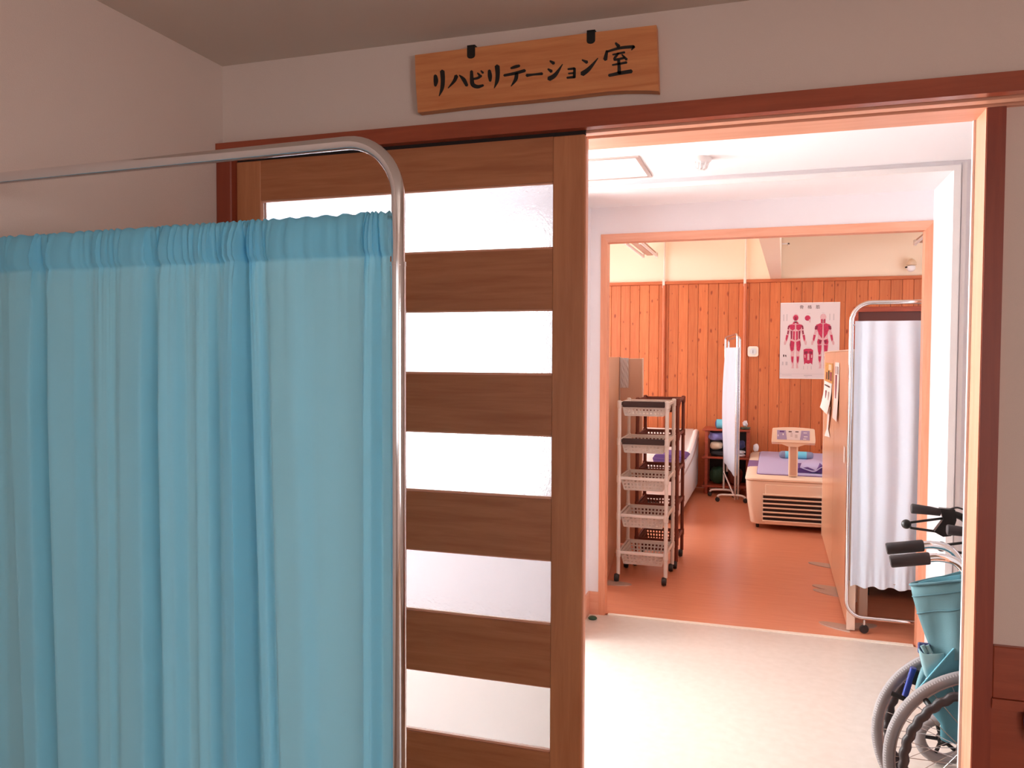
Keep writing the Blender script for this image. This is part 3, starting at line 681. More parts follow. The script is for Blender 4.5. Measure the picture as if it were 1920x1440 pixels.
# ================================================================== ROLLATOR
ro = thing('rollator_walker', 'black handled walker with ball-tipped brake levers behind the wheelchair', 'walker', (.72, 3.05, 0))
for Y, x0, z0, sc in ((3.10, .467, .940, 1), (2.90, .543, .912, 1)):
    MB().tube([(x0, Y, z0), (x0+.003, Y, z0), (x0+.06, Y, z0-.004), (x0+.092, Y, z0-.008)], [.015, .0175, .015, .013], 14).build('hand_grip', 'rubber', ro, smooth=60)
    MB().prism([(x0+.088, z0+.008), (x0+.135, z0+.006), (x0+.14, z0-.03), (x0+.125, z0-.085), (x0+.10, z0-.09), (x0+.072, z0-.075), (x0+.10, z0-.03)], Y-.014, Y+.014).build('brake_housing', 'black_metal', ro)
    MB().tube(fillet([(x0+.10, Y, z0-.028), (x0-.004, Y, z0-.050), (x0-.002, Y, z0-.068), (x0+.088, Y, z0-.076)], .008, 4), .0045, 8).build('brake_lever', 'black_metal', ro, smooth=60)
    mbs = MB(); bmx = bmesh.new(); bmesh.ops.create_uvsphere(bmx, u_segments=16, v_segments=10, radius=.0165); mbs.bm(bmx, Matrix.Translation((x0-.014, Y, z0-.056))); mbs.build('lever_ball', 'black_metal', ro, smooth=60)
    MB().tube(smooth_path([(x0+.13, Y, z0-.01), (x0+.17, Y, z0-.03), (x0+.19, Y, z0-.10), (x0+.20, Y, .5), (x0+.22, Y, .2)], 6), .012, 12).build('handle_post', 'black_metal', ro, smooth=60)
    MB().tube(smooth_path([(x0+.12, Y, z0+.004), (x0+.15, Y-.01, z0+.012), (x0+.19, Y-.015, z0-.03), (x0+.21, Y, z0-.25)], 6), .003, 6).build('brake_cable', 'rubber', ro, smooth=60)
    MB().tube([(x0+.21, Y, .35), (x0+.50, Y, .12)], .011, 10).build('side_tube', 'chrome_soft', ro)
for cx, cy in ((.598, 3.2), (.74, 2.93), (1.02, 3.2), (1.06, 2.93)):
    MB().tube(ring(cx, cy, .095, .072, 40), .020, 10, True).build('wheel_tyre', 'tyre_grey', ro, smooth=60)
    MB().lathe([(.006, cy-.02), (.016, cy-.02), (.016, cy+.02), (.006, cy+.02)], (cx, 0, .095), 14, 'Y').build('wheel_hub', 'black_metal', ro)
    for i in range(5):
        a = 2*math.pi*i/5+.6
        MB().tube([(cx+.012*math.cos(a), cy, .095+.012*math.sin(a)), (cx+.058*math.cos(a), cy, .095+.058*math.sin(a))], .007, 8).build('wheel_spoke', 'black_metal', ro)
    MB().tube([(cx, cy-.026, .095), (cx+.02, cy-.026, .20), (cx+.06, cy, .24)], .009, 8).build('fork', 'black_metal', ro)
MB().box(.76, 1.02, 2.92, 3.08, .50, .53, .012, 2).build('seat_pad', 'teal_fabric', ro)

# small round plate on the wainscot at the right edge
pr = thing('wall_plate', 'white oval plate with a blue rim on the dark wainscot', 'plate', (.652, 2.372, .53))
def oval(mb, cx, cz, a, b2, y0, y1, n=28):
    return mb.prism([(cx+a*math.cos(2*math.pi*i/n), cz+b2*math.sin(2*math.pi*i/n)) for i in range(n)], y0, y1)
oval(MB(), .664, .53, .033, .058, 2.355, 2.368).build('rim', 'blue_plastic', pr)
oval(MB(), .664, .53, .027, .048, 2.352, 2.355).build('face', 'white_paint', pr)

# ================================================================== RIGHT SCREEN (rehabilitation room entrance)
s2 = thing('privacy_screen', 'chrome framed screen with a pale blue curtain inside the inner doorway', 'screen', (.85, 4.62, 0))
RY, RX0, RX1 = 4.615, .392, 1.40
pth = fillet([(RX0, RY, .9), (RX0, RY, .083), (RX1, RY, .083), (RX1, RY, .9)], .085, 10)
MB().tube(pth, .0105, 12).build('lower_frame', 'chrome', s2, smooth=60)
pth = fillet([(RX0, RY, .88), (RX0, RY, 1.752), (RX1, RY, 1.752), (RX1, RY, .88)], .10, 10)
MB().tube(pth, .0115, 12).build('upper_frame', 'chrome', s2, smooth=60)
for x in (.482, 1.31):
    MB().tube([(x, RY, .082), (x, RY, .035)], .006, 8).build('caster_stem', 'chrome_soft', s2)
    MB().lathe([(.006, -.012), (.020, -.011), (.024, 0), (.020, .011), (.006, .012)], (x, RY, .024), 14, 'Y').build('caster', 'caster_black', s2, smooth=50)
for z in (1.635, .275): MB().tube([(RX0, RY, z), (RX1, RY, z)], .003, 8).build('curtain_rod', 'chrome_soft', s2)
nc = 220; rows = []
rnd = [random.uniform(.5, 1.3) for _ in range(60)]
def pleat(u, v):
    ph = u*21+1.2*math.sin(u*5)+.6*math.sin(u*11+1)+.18*math.sin(v*5+u*9)
    return .013*(math.sin(ph*2*math.pi/2.0)*.6+.35*math.sin(ph*1.7+2))*(.75+.25*math.sin(v*3.1))
NRW = 30
for q in range(NRW+1):
    v = q/NRW; z = 1.655-(1.655-.252)*v; r = []
    for i in range(nc+1):
        u = i/nc; x = RX0+.016+(RX1-RX0-.032)*u
        pin = 1-.75*math.exp(-((z-1.635)/.02)**2)-.75*math.exp(-((z-.275)/.02)**2)
        wob = .006*math.sin(u*70)*(1 if q == NRW else 0)
        r.append((x, RY-.012-pleat(u, v)*pin*1.25-.003*math.sin(u*190)*math.exp(-((z-.275)/.08)**2), z+wob))
    rows.append(r)
MB().grid(rows).build('curtain', 'pale_blue_cloth', s2, smooth=80, fix=False)

# ================================================================== TAN PARTITION (right) with papers
pt = thing('partition', 'glossy tan partition panels with taped papers, edge-on beside the pale blue curtain', 'partition', (.42, 5.9, 0))
PXF = .400
for a, b2 in ((4.645, 5.845), (5.850, 7.02)):
    MB().box(PXF, PXF+.035, a, b2, .012, 1.50, .004).build('panel', 'laminate_tan', pt)
MB().box(PXF-.004, PXF+.039, 4.632, 4.646, .005, 1.503, .002).build('end_post', 'partition_edge', pt)
MB().box(PXF-.002, PXF+.037, 7.02, 7.034, .005, 1.503, .002).build('end_post', 'partition_edge', pt)
MB().box(PXF-.002, PXF+.037, 4.646, 7.02, 1.50, 1.508, .002).build('top_cap', 'partition_edge', pt)
for cy, s in ((4.66, -1), (5.32, -1), (5.42, -1), (6.02, -1), (4.70, 1), (5.38, 1)):
    n = 12; pl = []
    for i in range(n+1):
        t_ = math.pi*i/n; pl.append((PXF+.012+s*.15*math.sin(t_), cy+.055*math.cos(t_)+.06*math.sin(t_)))
    MB().prism(pl, .0, .006, 'Z').build('foot_plate', 'metal_plate', pt)
def flyer(name, label, y0, y1, z0, z1, mat, curl=.0, prt=None):
    o = thing(name, label, 'paper', (PXF-.002, (y0+y1)/2, z0))
    rows = [[(PXF-.0025-curl*(1-j/8)**2, y0+(y1-y0)*i/6, z0+(z1-z0)*j/8) for i in range(7)] for j in range(9)]
    sh = MB().grid(rows).build('sheet', mat, o, fix=False)
    md = sh.modifiers.new('t', 'SOLIDIFY'); md.thickness = .0008
    if prt:
        for (a, b2, c, d, mm) in prt:
            MB().box(PXF-.0045-curl*.3, PXF-.0032-curl*.2, y0+(y1-y0)*a, y0+(y1-y0)*b2, z0+(z1-z0)*c, z0+(z1-z0)*d).build('print', mm, o)
    return o
def ypx(x): return PX(x, 700, PXF).y
def zpx(x, y): return PX(x, y, PXF).z
flyer('flyer', 'orange picture flyer taped on the tan partition', 6.02, 6.86, 1.28, 1.42, 'paper_orange', .0, [(.1, .3, .1, .55, 'muscle_dark'), (.4, .55, .12, .6, 'cloth_black'), (.65, .85, .1, .5, 'plastic_brown'), (.15, .5, .65, .92, 'cushion_cream')])
flyer('notice_sheet', 'white notice sheet under the orange flyer with curled lower edge', 6.10, 6.95, 1.06, 1.275, 'paper_white', .03, [(.15, .75, .86, .90, 'print_text'), (.2, .3, .3, .7, 'print_grey'), (.55, .62, .25, .7, 'muscle_dark')])
flyer('notice_strip', 'long narrow white leaflet strip taped beside the orange flyer', 5.45, 5.80, 1.06, 1.43, 'paper_white', .012, [(.2, .8, .8, .93, 'print_grey'), (.45, .7, .35, .78, 'muscle_dark')])
flyer('paper_tag', 'small white tag hanging low on the tan partition', 4.93, 5.02, .86, .955, 'paper_white', 0)
o = MB().grid([[PX(1553, 763, PXF-.01), PX(1557, 763, PXF-.01)], [PX(1551, 790, PXF-.012), PX(1554, 790, PXF-.012)], [PX(1550, 805, PXF-.006), PX(1553, 805, PXF-.006)], [PX(1546, 817, PXF-.004), PX(1556, 820, PXF-.004)]]).build('paper_ribbon', 'paper_white', None, fix=False)
md = o.modifiers.new('t', 'SOLIDIFY'); md.thickness = .001
tag(o, 'torn white paper ribbon hanging below the notice sheet', 'paper')

# dark cabinet and post behind the right screen
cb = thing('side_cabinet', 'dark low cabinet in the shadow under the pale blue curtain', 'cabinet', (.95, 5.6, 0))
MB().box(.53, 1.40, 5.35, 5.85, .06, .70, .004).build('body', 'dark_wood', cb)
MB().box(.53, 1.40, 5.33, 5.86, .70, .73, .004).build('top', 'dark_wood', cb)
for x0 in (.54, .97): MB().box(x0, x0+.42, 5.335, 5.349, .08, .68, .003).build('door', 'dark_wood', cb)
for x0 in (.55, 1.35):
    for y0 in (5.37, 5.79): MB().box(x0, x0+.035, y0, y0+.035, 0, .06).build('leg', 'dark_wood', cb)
dk = thing('work_table', 'pale legged work table behind the pale blue curtain', 'table', (.8, 5.0, 0))
MB().box(.46, 1.35, 4.86, 5.24, .68, .71, .005).build('table_top', 'bed_beige', dk)
for x0 in (.475, 1.27):
    for y0 in (4.87, 5.18): MB().box(x0, x0+.05, y0, y0+.05, 0, .68, .006).build('leg', 'bed_beige', dk)

# ================================================================== LEFT PARTITION (folding)
pa = thing('folding_partition', 'beige folding partition behind the basket trolleys', 'partition', (-1.05, 5.7, 0))
A, B = Vector((-.985, 5.00, 0)), Vector((-1.128, 6.20, 0)); d = (B-A).normalized(); nrm = Vector((d.y, -d.x, 0))
def slab(mb, a, b2, z0, z1, th):
    q = [a, b2, b2-nrm*th, a-nrm*th]
    return mb.add([(p.x, p.y, z0) for p in q]+[(p.x, p.y, z1) for p in q], [(0,1,2,3),(4,5,6,7),(0,1,5,4),(1,2,6,5),(2,3,7,6),(3,0,4,7)])
slab(MB(), A, B, .01, 1.458, .035).build('panel', 'laminate_tan', pa)
MB().box(-1.125, -.952, 6.205, 6.235, .01, 1.448, .003).build('panel', 'partition_cloth', pa)
MB().box(-1.145, -1.118, 6.200, 6.24, 0, 1.458, .003).build('hinge_post', 'metal_plate', pa)
MB().box(-.954, -.944, 6.202, 6.238, 0, 1.450, .002).build('end_post', 'partition_edge', pa)
for p in (A.lerp(B, .1), A.lerp(B, .8)):
    MB().prism([(p.x+.16*math.sin(math.pi*i/10), p.y+.05*math.cos(math.pi*i/10)) for i in range(11)], 0, .006, 'Z').build('foot_plate', 'metal_plate', pa)
sl = [[PY(1163+i*2.6, 671+j*7, 6.199)+Vector((0, -.004*abs(math.sin(i*2.1+j*1.7)), 0)) for i in range(7)] for j in range(9)]
o = MB().grid(sl).build('plastic_sleeve', 'clear_plastic', None, fix=False)
md = o.modifiers.new('t', 'SOLIDIFY'); md.thickness = .001
tag(o, 'clear crumpled plastic sleeve taped to the beige folding partition', 'sleeve')

# ================================================================== BASKET TROLLEYS
def basket(mb, w, d, h):
    """open plastic basket, rim at z=0, centred; built from bars so that the holes are real"""
    t = .003
    def wall(p0, p1, q0, q1, nv):
        # p: top corners, q: bottom corners
        e = (p1-p0).normalized(); dn = (q0-p0).normalized(); wn = e.cross(dn).normalized()*.002
        def strip(a, b2, side, hw):
            c = [a-side*hw, b2-side*hw, b2+side*hw, a+side*hw]
            mb.add([v-wn for v in c]+[v+wn for v in c], [(0,1,2,3),(4,5,6,7),(0,1,5,4),(1,2,6,5),(2,3,7,6),(3,0,4,7)])
        for j, f in enumerate((.05, .36, .66, .94)):
            strip(p0.lerp(q0, f), p1.lerp(q1, f), dn, (.008, .0048, .0048, .0075)[j])
        for i in range(nv+1):
            strip(p0.lerp(p1, i/nv), q0.lerp(q1, i/nv), e, .0052)
    k = .88; V = Vector
    T = [V((-w/2, -d/2, 0)), V((w/2, -d/2, 0)), V((w/2, d/2, 0)), V((-w/2, d/2, 0))]
    Bt = [V((p.x*k, p.y*k, -h)) for p in T]
    for i in range(4): wall(T[i], T[(i+1) % 4], Bt[i], Bt[(i+1) % 4], 11 if i % 2 == 0 else 12)
    for i in range(1, 9): mb.tube([Bt[0].lerp(Bt[1], i/9), Bt[3].lerp(Bt[2], i/9)], .003, 4, caps=False)
    for i in range(1, 11): mb.tube([Bt[0].lerp(Bt[3], i/11), Bt[1].lerp(Bt[2], i/11)], .003, 4, caps=False)
    return mb
RIMS = (1.160, .920, .677, .435, .192)
def trolley(label, loc, mat, w, d, rz, dark, group):
    t = thing('basket_trolley', label, 'trolley', loc, rz, group)
    first = None
    for k, z in enumerate(RIMS):
        if first is None:
            o = basket(MB(), w-.03, d-.03, .078).build('basket', mat, t, local=True, fix=False); first = o.data
        else:
            o = bpy.data.objects.new('basket', first); COL.objects.link(o); o.parent = t
        o.location = (0, 0, z)
        MB().box(-w/2, w/2, -d/2-.006, -d/2+.006, z-.010, z+.010, .003).build('front_rail', 'dark_grip' if (dark and k < 2) else mat, t, local=True)
        if dark and k < 2:
            MB().box(-w/2+.02, w/2-.015, -d/2-.012, -d/2+.010, z-.022, z+.016, .006, 2).build('rim_wrap', 'dark_grip', t, local=True)
        MB().box(-w/2, w/2, d/2-.006, d/2+.006, z-.010, z+.010, .003).build('back_rail', mat, t, local=True)
        for s in (-1, 1): MB().box(s*w/2-.006, s*w/2+.006, -d/2, d/2, z-.010, z+.010, .003).build('side_rail', mat, t, local=True)
    for sx in (-1, 1):
        for sy in (-1, 1):
            x, y = sx*w/2, sy*d/2
            mb = MB(); zs = [.055]+[z-.018 for z in RIMS[::-1]]
            prof = [(.0125, .05)]
            for z in RIMS[::-1]: prof += [(.0125, z-.03), (.0155, z-.028), (.0155, z+.014), (.0125, z+.016)]
            prof += [(.009, RIMS[0]+.020)]
            mb.lathe(prof, (x, y, 0), 14).build('post', mat, t, smooth=40, local=True)
            MB().lathe([(.006, -.016), (.024, -.014), (.028, 0), (.024, .014), (.006, .016)], (x-.008, y-.008, .028), 14, 'X').tube([(x, y, .028), (x, y, .058)], .008, 8).build('caster', 'caster_black', t, smooth=50, local=True)
    return t
trolley('pale beige five-tier basket trolley with dark wraps on its upper two rims', (-.785, 5.36, 0), 'plastic_beige', .305, .36, 0, True, None)
trolley('dark brown five-tier basket trolley behind the pale beige one', (-.752, 5.80, 0), 'plastic_brown', .275, .36, 0, False, None)

# ================================================================== TREATMENT BEDS
def vents(parent, x0, x1, y, z0, z1, n, slatmat):
    MB().box(x0-.005, x1+.005, y-.003, y+.012, z0-.003, z1+.003).build('vent_shade_plate', 'vent_shade', parent)  # flat dark plate paints the shade of the hollow behind the slats
    p = (z1-z0)/n
    for i in range(n+1):
        z = z0+p*i
        MB().box(x0-.009, x1+.009, y-.009, y+.010, z-.0065, z+.0065, .003).build('vent_slat', slatmat, parent)
BY0, BY1 = 7.10, 8.98
b = thing('treatment_bed', 'beige water-massage bed with black vents and a lilac mat', 'bed', (.32, 8.0, 0))
bx0, bx1 = -.205, .88
body = MB()
def ringrect(x0, x1, y0, y1, z, r, n=5):
    P = []
    for cx, cy, a0 in ((x1-r, y1-r, 0), (x0+r, y1-r, 90), (x0+r, y0+r, 180), (x1-r, y0+r, 270)):
        for i in range(n+1):
            a = math.radians(a0+90*i/n); P.append((cx+r*math.cos(a), cy+r*math.sin(a), z))
    return P
def shell(mb, rings):
    n = len(rings[0]); vs = [p for r in rings for p in r]
    fs = [(i*n+j, i*n+(j+1) % n, (i+1)*n+(j+1) % n, (i+1)*n+j) for i in range(len(rings)-1) for j in range(n)]
    fs += [tuple(range(n)), tuple(range((len(rings)-1)*n, len(rings)*n))]
    return mb.add(vs, fs)
def rr(ins, z, r=.06): return ringrect(bx0+ins, bx1-ins, BY0+ins, BY1-ins, z, r)
shell(body, [rr(.05, .045), rr(.042, .055), rr(.012, .25), rr(.002, .415)]).build('body', 'bed_beige', b, smooth=35)
shell(MB(), [rr(.004, .417), rr(-.004, .424), rr(-.004, .436), rr(.014, .452), rr(.09, .458)]).build('top_rim', 'bed_beige', b, smooth=35)
MB().box(bx0+.16, bx1-.16, BY0-.002, BY0+.05, .055, .392, .006).build('front_panel', 'bed_beige', b)
vents(b, -.055, .40, BY0-.004, .085, .305, 6, 'bed_beige')
MB().box(bx0+.0, bx0+.10, 7.75, 8.15, .445, .461, .003).build('side_pad', 'mat_purple', b)
mt = shell(MB(), [ringrect(bx0+.10, bx1-.1, BY0+.115, BY1-.14, .456, .04), ringrect(bx0+.09, bx1-.09, BY0+.105, BY1-.13, .464, .04), ringrect(bx0+.10, bx1-.1, BY0+.115, BY1-.14, .474, .04)]).build('mat', 'mat_lilac', b, smooth=35)
MB().tube(ringrect(bx0+.092, bx1-.092, BY0+.107, BY1-.132, .461, .04), .005, 6, True).build('mat_piping', 'mat_purple', mt)
for x in (bx0+.10, bx1-.10):
    for y in (BY0+.12, BY1-.12):
        MB().lathe([(.006, -.014), (.022, -.012), (.026, 0), (.022, .012), (.006, .014)], (x, y, .026), 12, 'X').tube([(x, y, .02), (x, y, .06)], .01, 8).build('caster', 'caster_black', b, smooth=50)
# control console standing on the bed
cn = thing('control_console', 'cream control console on a post at the end of the beige bed', 'console', (.175, 7.16, .459))
MB().box(.138, .212, 7.135, 7.185, .459, .745, .012, 2).build('post', 'bed_beige', cn)
MB().box(.150, .200, 7.131, 7.136, .475, .735).build('post_inlay', 'partition_cloth', cn)
tilt = .45
def cp(x, h, o): # x, along the tilted face height, outward offset
    return (x, 7.10+h*math.sin(tilt)-o*math.cos(tilt), .752+h*math.cos(tilt)*1.0+o*math.sin(tilt))
H_ = .135
def tpoly(pl, o0, o1):
    n = len(pl); vs = [cp(x, h, o1) for x, h in pl]+[cp(x, h, o0) for x, h in pl]
    return MB().add(vs, [tuple(range(n)), tuple(range(2*n-1, n-1, -1))]+[(i, (i+1) % n, n+(i+1) % n, n+i) for i in range(n)])
tpoly([(.004, 0), (.342, 0), (.346, .02), (.340, .118), (.33, .126), (.25, .133), (.17, .136), (.09, .133), (.012, .126), (.006, .118), (.0, .02)], -.05, 0).build('console_head', 'bed_beige', cn)
MB().prism([(.03, .752), (.31, .752), (.21, .715), (.135, .715)], 7.11, 7.175).build('console_neck', 'bed_beige', cn)
tpoly([(.042, .022), (.302, .022), (.302, .108), (.042, .108)], 0, .002).build('panel_base', 'panel_pale', cn)
tpoly([(.044, .024), (.122, .024), (.112, .106), (.044, .106)], .002, .003).build('panel_left', 'panel_lilac', cn)
tpoly([(.224, .024), (.300, .024), (.300, .106), (.236, .106)], .002, .003).build('panel_right', 'panel_lilac', cn)
for x0, x1, h0, h1, mm in ((.064, .10, .088, .10, 'cloth_purple'), (.135, .16, .09, .099, 'print_text'), (.188, .214, .09, .099, 'print_text'), (.15, .168, .05, .056, 'print_grey'), (.15, .168, .062, .068, 'print_grey'), (.15, .168, .074, .08, 'print_grey'), (.185, .205, .04, .07, 'print_grey'), (.05, .055, .05, .066, 'paper_white'), (.088, .096, .062, .076, 'paper_white'), (.252, .28, .084, .089, 'paper_white'), (.255, .285, .05, .056, 'paper_white'), (.25, .275, .03, .035, 'paper_white')):
    tpoly([(x0, h0), (x1, h0), (x1, h1), (x0, h1)], .003, .0038).build('control_mark', mm, cn)
# bolster + folded cloth on the beige bed
def bolster(name, label, x0, x1, y, z, r, m1, m2, cat='pillow', bands=(.18, .8)):
    o = thing(name, label, cat, ((x0+x1)/2, y, z-r)); L = x1-x0
    def seg(a, b2, endA, endB):
        pr = []
        if endA: pr += [(r*.35, x0), (r*.8, x0+.008), (r*.97, x0+.025)]
        else: pr += [(r, x0+L*a)]
        if endB: pr += [(r*.97, x1-.025), (r*.8, x1-.008), (r*.35, x1)]
        else: pr += [(r, x0+L*b2)]
        return MB().lathe(pr, (0, y, z), 20, 'X')
    seg(0, bands[0], True, False).build('end_section', m2, o, smooth=50)
    seg(bands[0], bands[1], False, False).build('middle_section', m1, o, smooth=50)
    seg(bands[1], 1, False, True).build('end_section', m2, o, smooth=50)
    return o
bolster('bolster_pillow', 'blue and grey rolled bolster lying on the lilac mat', .072, .388, 8.30, .474+.036, .036, 'towel_blue', 'towel_grey')
fc = thing('folded_cloth', 'folded lilac cloth with dark purple lining on the beige bed', 'cloth', (.33, 7.42, .474))
pl = [(.205, .474), (.235, .474), (.30, .476), (.36, .482), (.44, .474), (.46, .476), (.46, .52), (.40, .545), (.36, .50), (.30, .52), (.23, .518), (.205, .50)]
MB().prism(pl, 7.30, 7.62).build('lining', 'cloth_purple', fc)
loft([[Vector((.235, 7.29, .523)), Vector((.30, 7.285, .50)), Vector((.352, 7.28, .492)), Vector((.41, 7.28, .53)), Vector((.465, 7.285, .515))], [Vector((.25, 7.45, .535)), Vector((.31, 7.45, .532)), Vector((.36, 7.45, .535)), Vector((.42, 7.45, .54)), Vector((.465, 7.45, .53))], [Vector((.32, 7.64, .55)), Vector((.345, 7.64, .556)), Vector((.365, 7.64, .56)), Vector((.41, 7.64, .55)), Vector((.465, 7.64, .53))]], 'top_sheet', 'mat_lilac', fc, .006)

# white lounge-type bed on the left
lb = thing('treatment_bed', 'white contoured treatment bed with raised back end by the pine wall', 'bed', (-1.2, 8.0, 0))
lx0, lx1 = -1.66, -.762
prof = [(7.10, .07), (9.0, .07), (9.04, .25), (9.05, .60), (9.03, .655), (8.93, .66), (8.83, .63), (8.60, .575), (8.30, .525), (7.95, .495), (7.60, .475), (7.30, .462), (7.14, .455), (7.09, .40), (7.085, .20)]
def sidewall(xa, xb, mat, nm): return MB().prism(prof, xa, xb, 'X').build(nm, mat, lb)
sidewall(lx1-.05, lx1, 'bed_white', 'side_shell'); sidewall(lx0, lx0+.05, 'bed_white', 'side_shell')
MB().tube(smooth_path([(lx1-.022, y, z-.018) for y, z in prof[3:13]], 5), .027, 8).build('side_rail', 'bed_white', lb, smooth=60)
MB().tube(smooth_path([(lx1+.004, y, z-.09) for y, z in prof[4:13]], 5), .007, 8).build('side_trim', 'alu', lb, smooth=60)
ins = [[(lx0+.05, y, z) for y, z in ((7.12, .42), (7.6, .43), (8.2, .46), (8.6, .53), (8.9, .64), (9.03, .655))], [(lx1-.05, y, z) for y, z in ((7.12, .42), (7.6, .43), (8.2, .46), (8.6, .53), (8.9, .64), (9.03, .655))]]
loft([[Vector(p) for p in r] for r in ins], 'lying_surface', 'bed_white', lb, .03, 30)
MB().box(lx0+.04, lx1-.04, 7.10, 7.16, .07, .44, .008).build('front_panel', 'bed_white', lb)
MB().box(lx0+.04, lx1-.04, 7.16, 9.0, .06, .30).build('base', 'bed_white', lb)
vents(lb, -1.40, -.93, 7.10, .10, .25, 4, 'bed_white')
for x in (lx0+.08, lx1-.08):
    for y in (7.3, 8.85): MB().lathe([(.02, 0), (.03, .004), (.03, .03), (.02, .07)], (x, y, 0), 12).build('foot', 'caster_black', lb)
pc = thing('folded_cloth', 'folded dark purple cloth on the white contoured bed', 'cloth', (-.92, 7.75, .46))
MB().prism([(-1.05, .472), (-1.0, .470), (-.86, .470), (-.83, .506), (-.765, .508), (-.75, .515), (-.775, .535), (-.83, .545), (-.98, .548), (-1.04, .54), (-1.06, .51)], 7.60, 8.0).build('cloth_body', 'cloth_purple', pc)
for z in (.485, .512): MB().tube(smooth_path([(-1.05, 7.598, z), (-.95, 7.596, z-.004), (-.83, 7.596, z+.004), (-.765, 7.598, z)], 4), .003, 6).build('fold_line', 'mat_purple', pc)
bmx = MB().tube(smooth_path([(-.82, 7.59, .51), (-.775, 7.58, .51), (-.77, 7.58, .525), (-.80, 7.59, .535), (-.785, 7.58, .50)], 5), .010, 8); bmx.build('strap_loop', 'cloth_purple', pc, smooth=60)

# ================================================================== SHELF RACK
sh = thing('shelf_rack', 'reddish-brown three-tier wooden rack against the pine wall', 'shelf', (-.44, 8.95, 0))
for z in (.695, .400, .095): MB().box(-.70, -.215, 8.78, 9.12, z-.02, z, .003).build('shelf_board', 'shelf_wood', sh)
for x in (-.675, -.252):
    for y in (8.80, 9.07): MB().box(x, x+.032, y, y+.032, 0, .675, .003).build('post', 'shelf_wood', sh)
MB().box(-.655, -.225, 9.095, 9.10, .095, .675).build('back_panel', 'dark_wood', sh)
bolster('rolled_towel', 'turquoise rolled towel on top of the wooden rack', -.575, -.325, 8.88, .695+.05, .05, 'towel_blue', 'towel_navy', 'towel', (.06, .86))
def blob(mb, c, s, seed=0, amp=.12):
    bmx = bmesh.new(); bmesh.ops.create_icosphere(bmx, subdivisions=3, radius=1); rn = random.Random(seed); ph = [rn.uniform(0, 6) for _ in range(6)]
    for v in bmx.verts:
        p = v.co; k = 1+amp*(math.sin(p.x*4+ph[0])*math.sin(p.y*4+ph[1])+.6*math.sin(p.z*6+ph[2]+p.x*5))
        q = Vector((math.copysign(abs(p.x)**.75, p.x), math.copysign(abs(p.y)**.75, p.y), math.copysign(abs(p.z)**.75, p.z)))*k
        v.co = Vector((c[0]+q.x*s[0], c[1]+q.y*s[1], c[2]+max(q.z, -1)*s[2]))
    return mb.bm(bmx)
def soft(name, label, cat, c, s, mat, seed=0, amp=.08):
    z0 = c[2]-s[2]; mb = blob(MB(), c, s, seed, amp)
    mb.v = [(x, y, max(z, z0+.0)) for x, y, z in mb.v]
    o = mb.build(name, mat, None, smooth=60); o['label'] = label; o['category'] = cat; return o
soft('towel_stack', 'flat olive patterned cloth lying on the wooden rack top', 'cloth', (-.268, 8.90, .706), (.048, .09, .011), 'cloth_olive', 3, .15)
soft('wrapped_bundle', 'pink-white bundle beside the turquoise rolled towel', 'cloth', (-.268, 8.93, .750), (.026, .045, .032), 'towel_white', 5, .2)
soft('towel_bundle', 'lilac tied towel bundle on the middle rack shelf', 'towel', (-.555, 8.90, .612), (.078, .08, .048), 'towel_lilac', 8, .14)
soft('cushion', 'cream cushion under the lilac bundle on the rack', 'cushion', (-.565, 8.92, .508), (.066, .08, .042), 'cushion_cream', 9, .06)
soft('patterned_cloth', 'black patterned cloth pile on the middle rack shelf', 'cloth', (-.525, 8.89, .427), (.10, .07, .026), 'cloth_black', 10, .12)
soft('towel_pile', 'navy towel pile on the middle rack shelf', 'towel', (-.325, 8.92, .525), (.060, .08, .045), 'towel_navy', 11, .1)
for k, (zz, ww) in enumerate(((.416, .062), (.449, .060))):
    soft('folded_towel', ['white folded towel at the bottom of the rack pile', 'white folded towel resting on another white towel'][k], 'towel', (-.325, 8.90, zz+.001), (ww, .08, .016), 'towel_white', 20+k, .05)
soft('white_pouch', 'round white pouch on the corner of the beige bed beside the rack', 'pouch', (-.155, 8.92, .500), (.028, .035, .040), 'towel_white', 31, .08)
soft('dark_box', 'dark green bag on the lowest rack shelf', 'bag', (-.555, 8.94, .188), (.070, .08, .090), 'green_rubber', 40, .1)
soft('storage_bag', 'dark brown bag on the lowest rack shelf', 'bag', (-.37, 8.94, .188), (.075, .08, .090), 'plastic_brown', 42, .1)

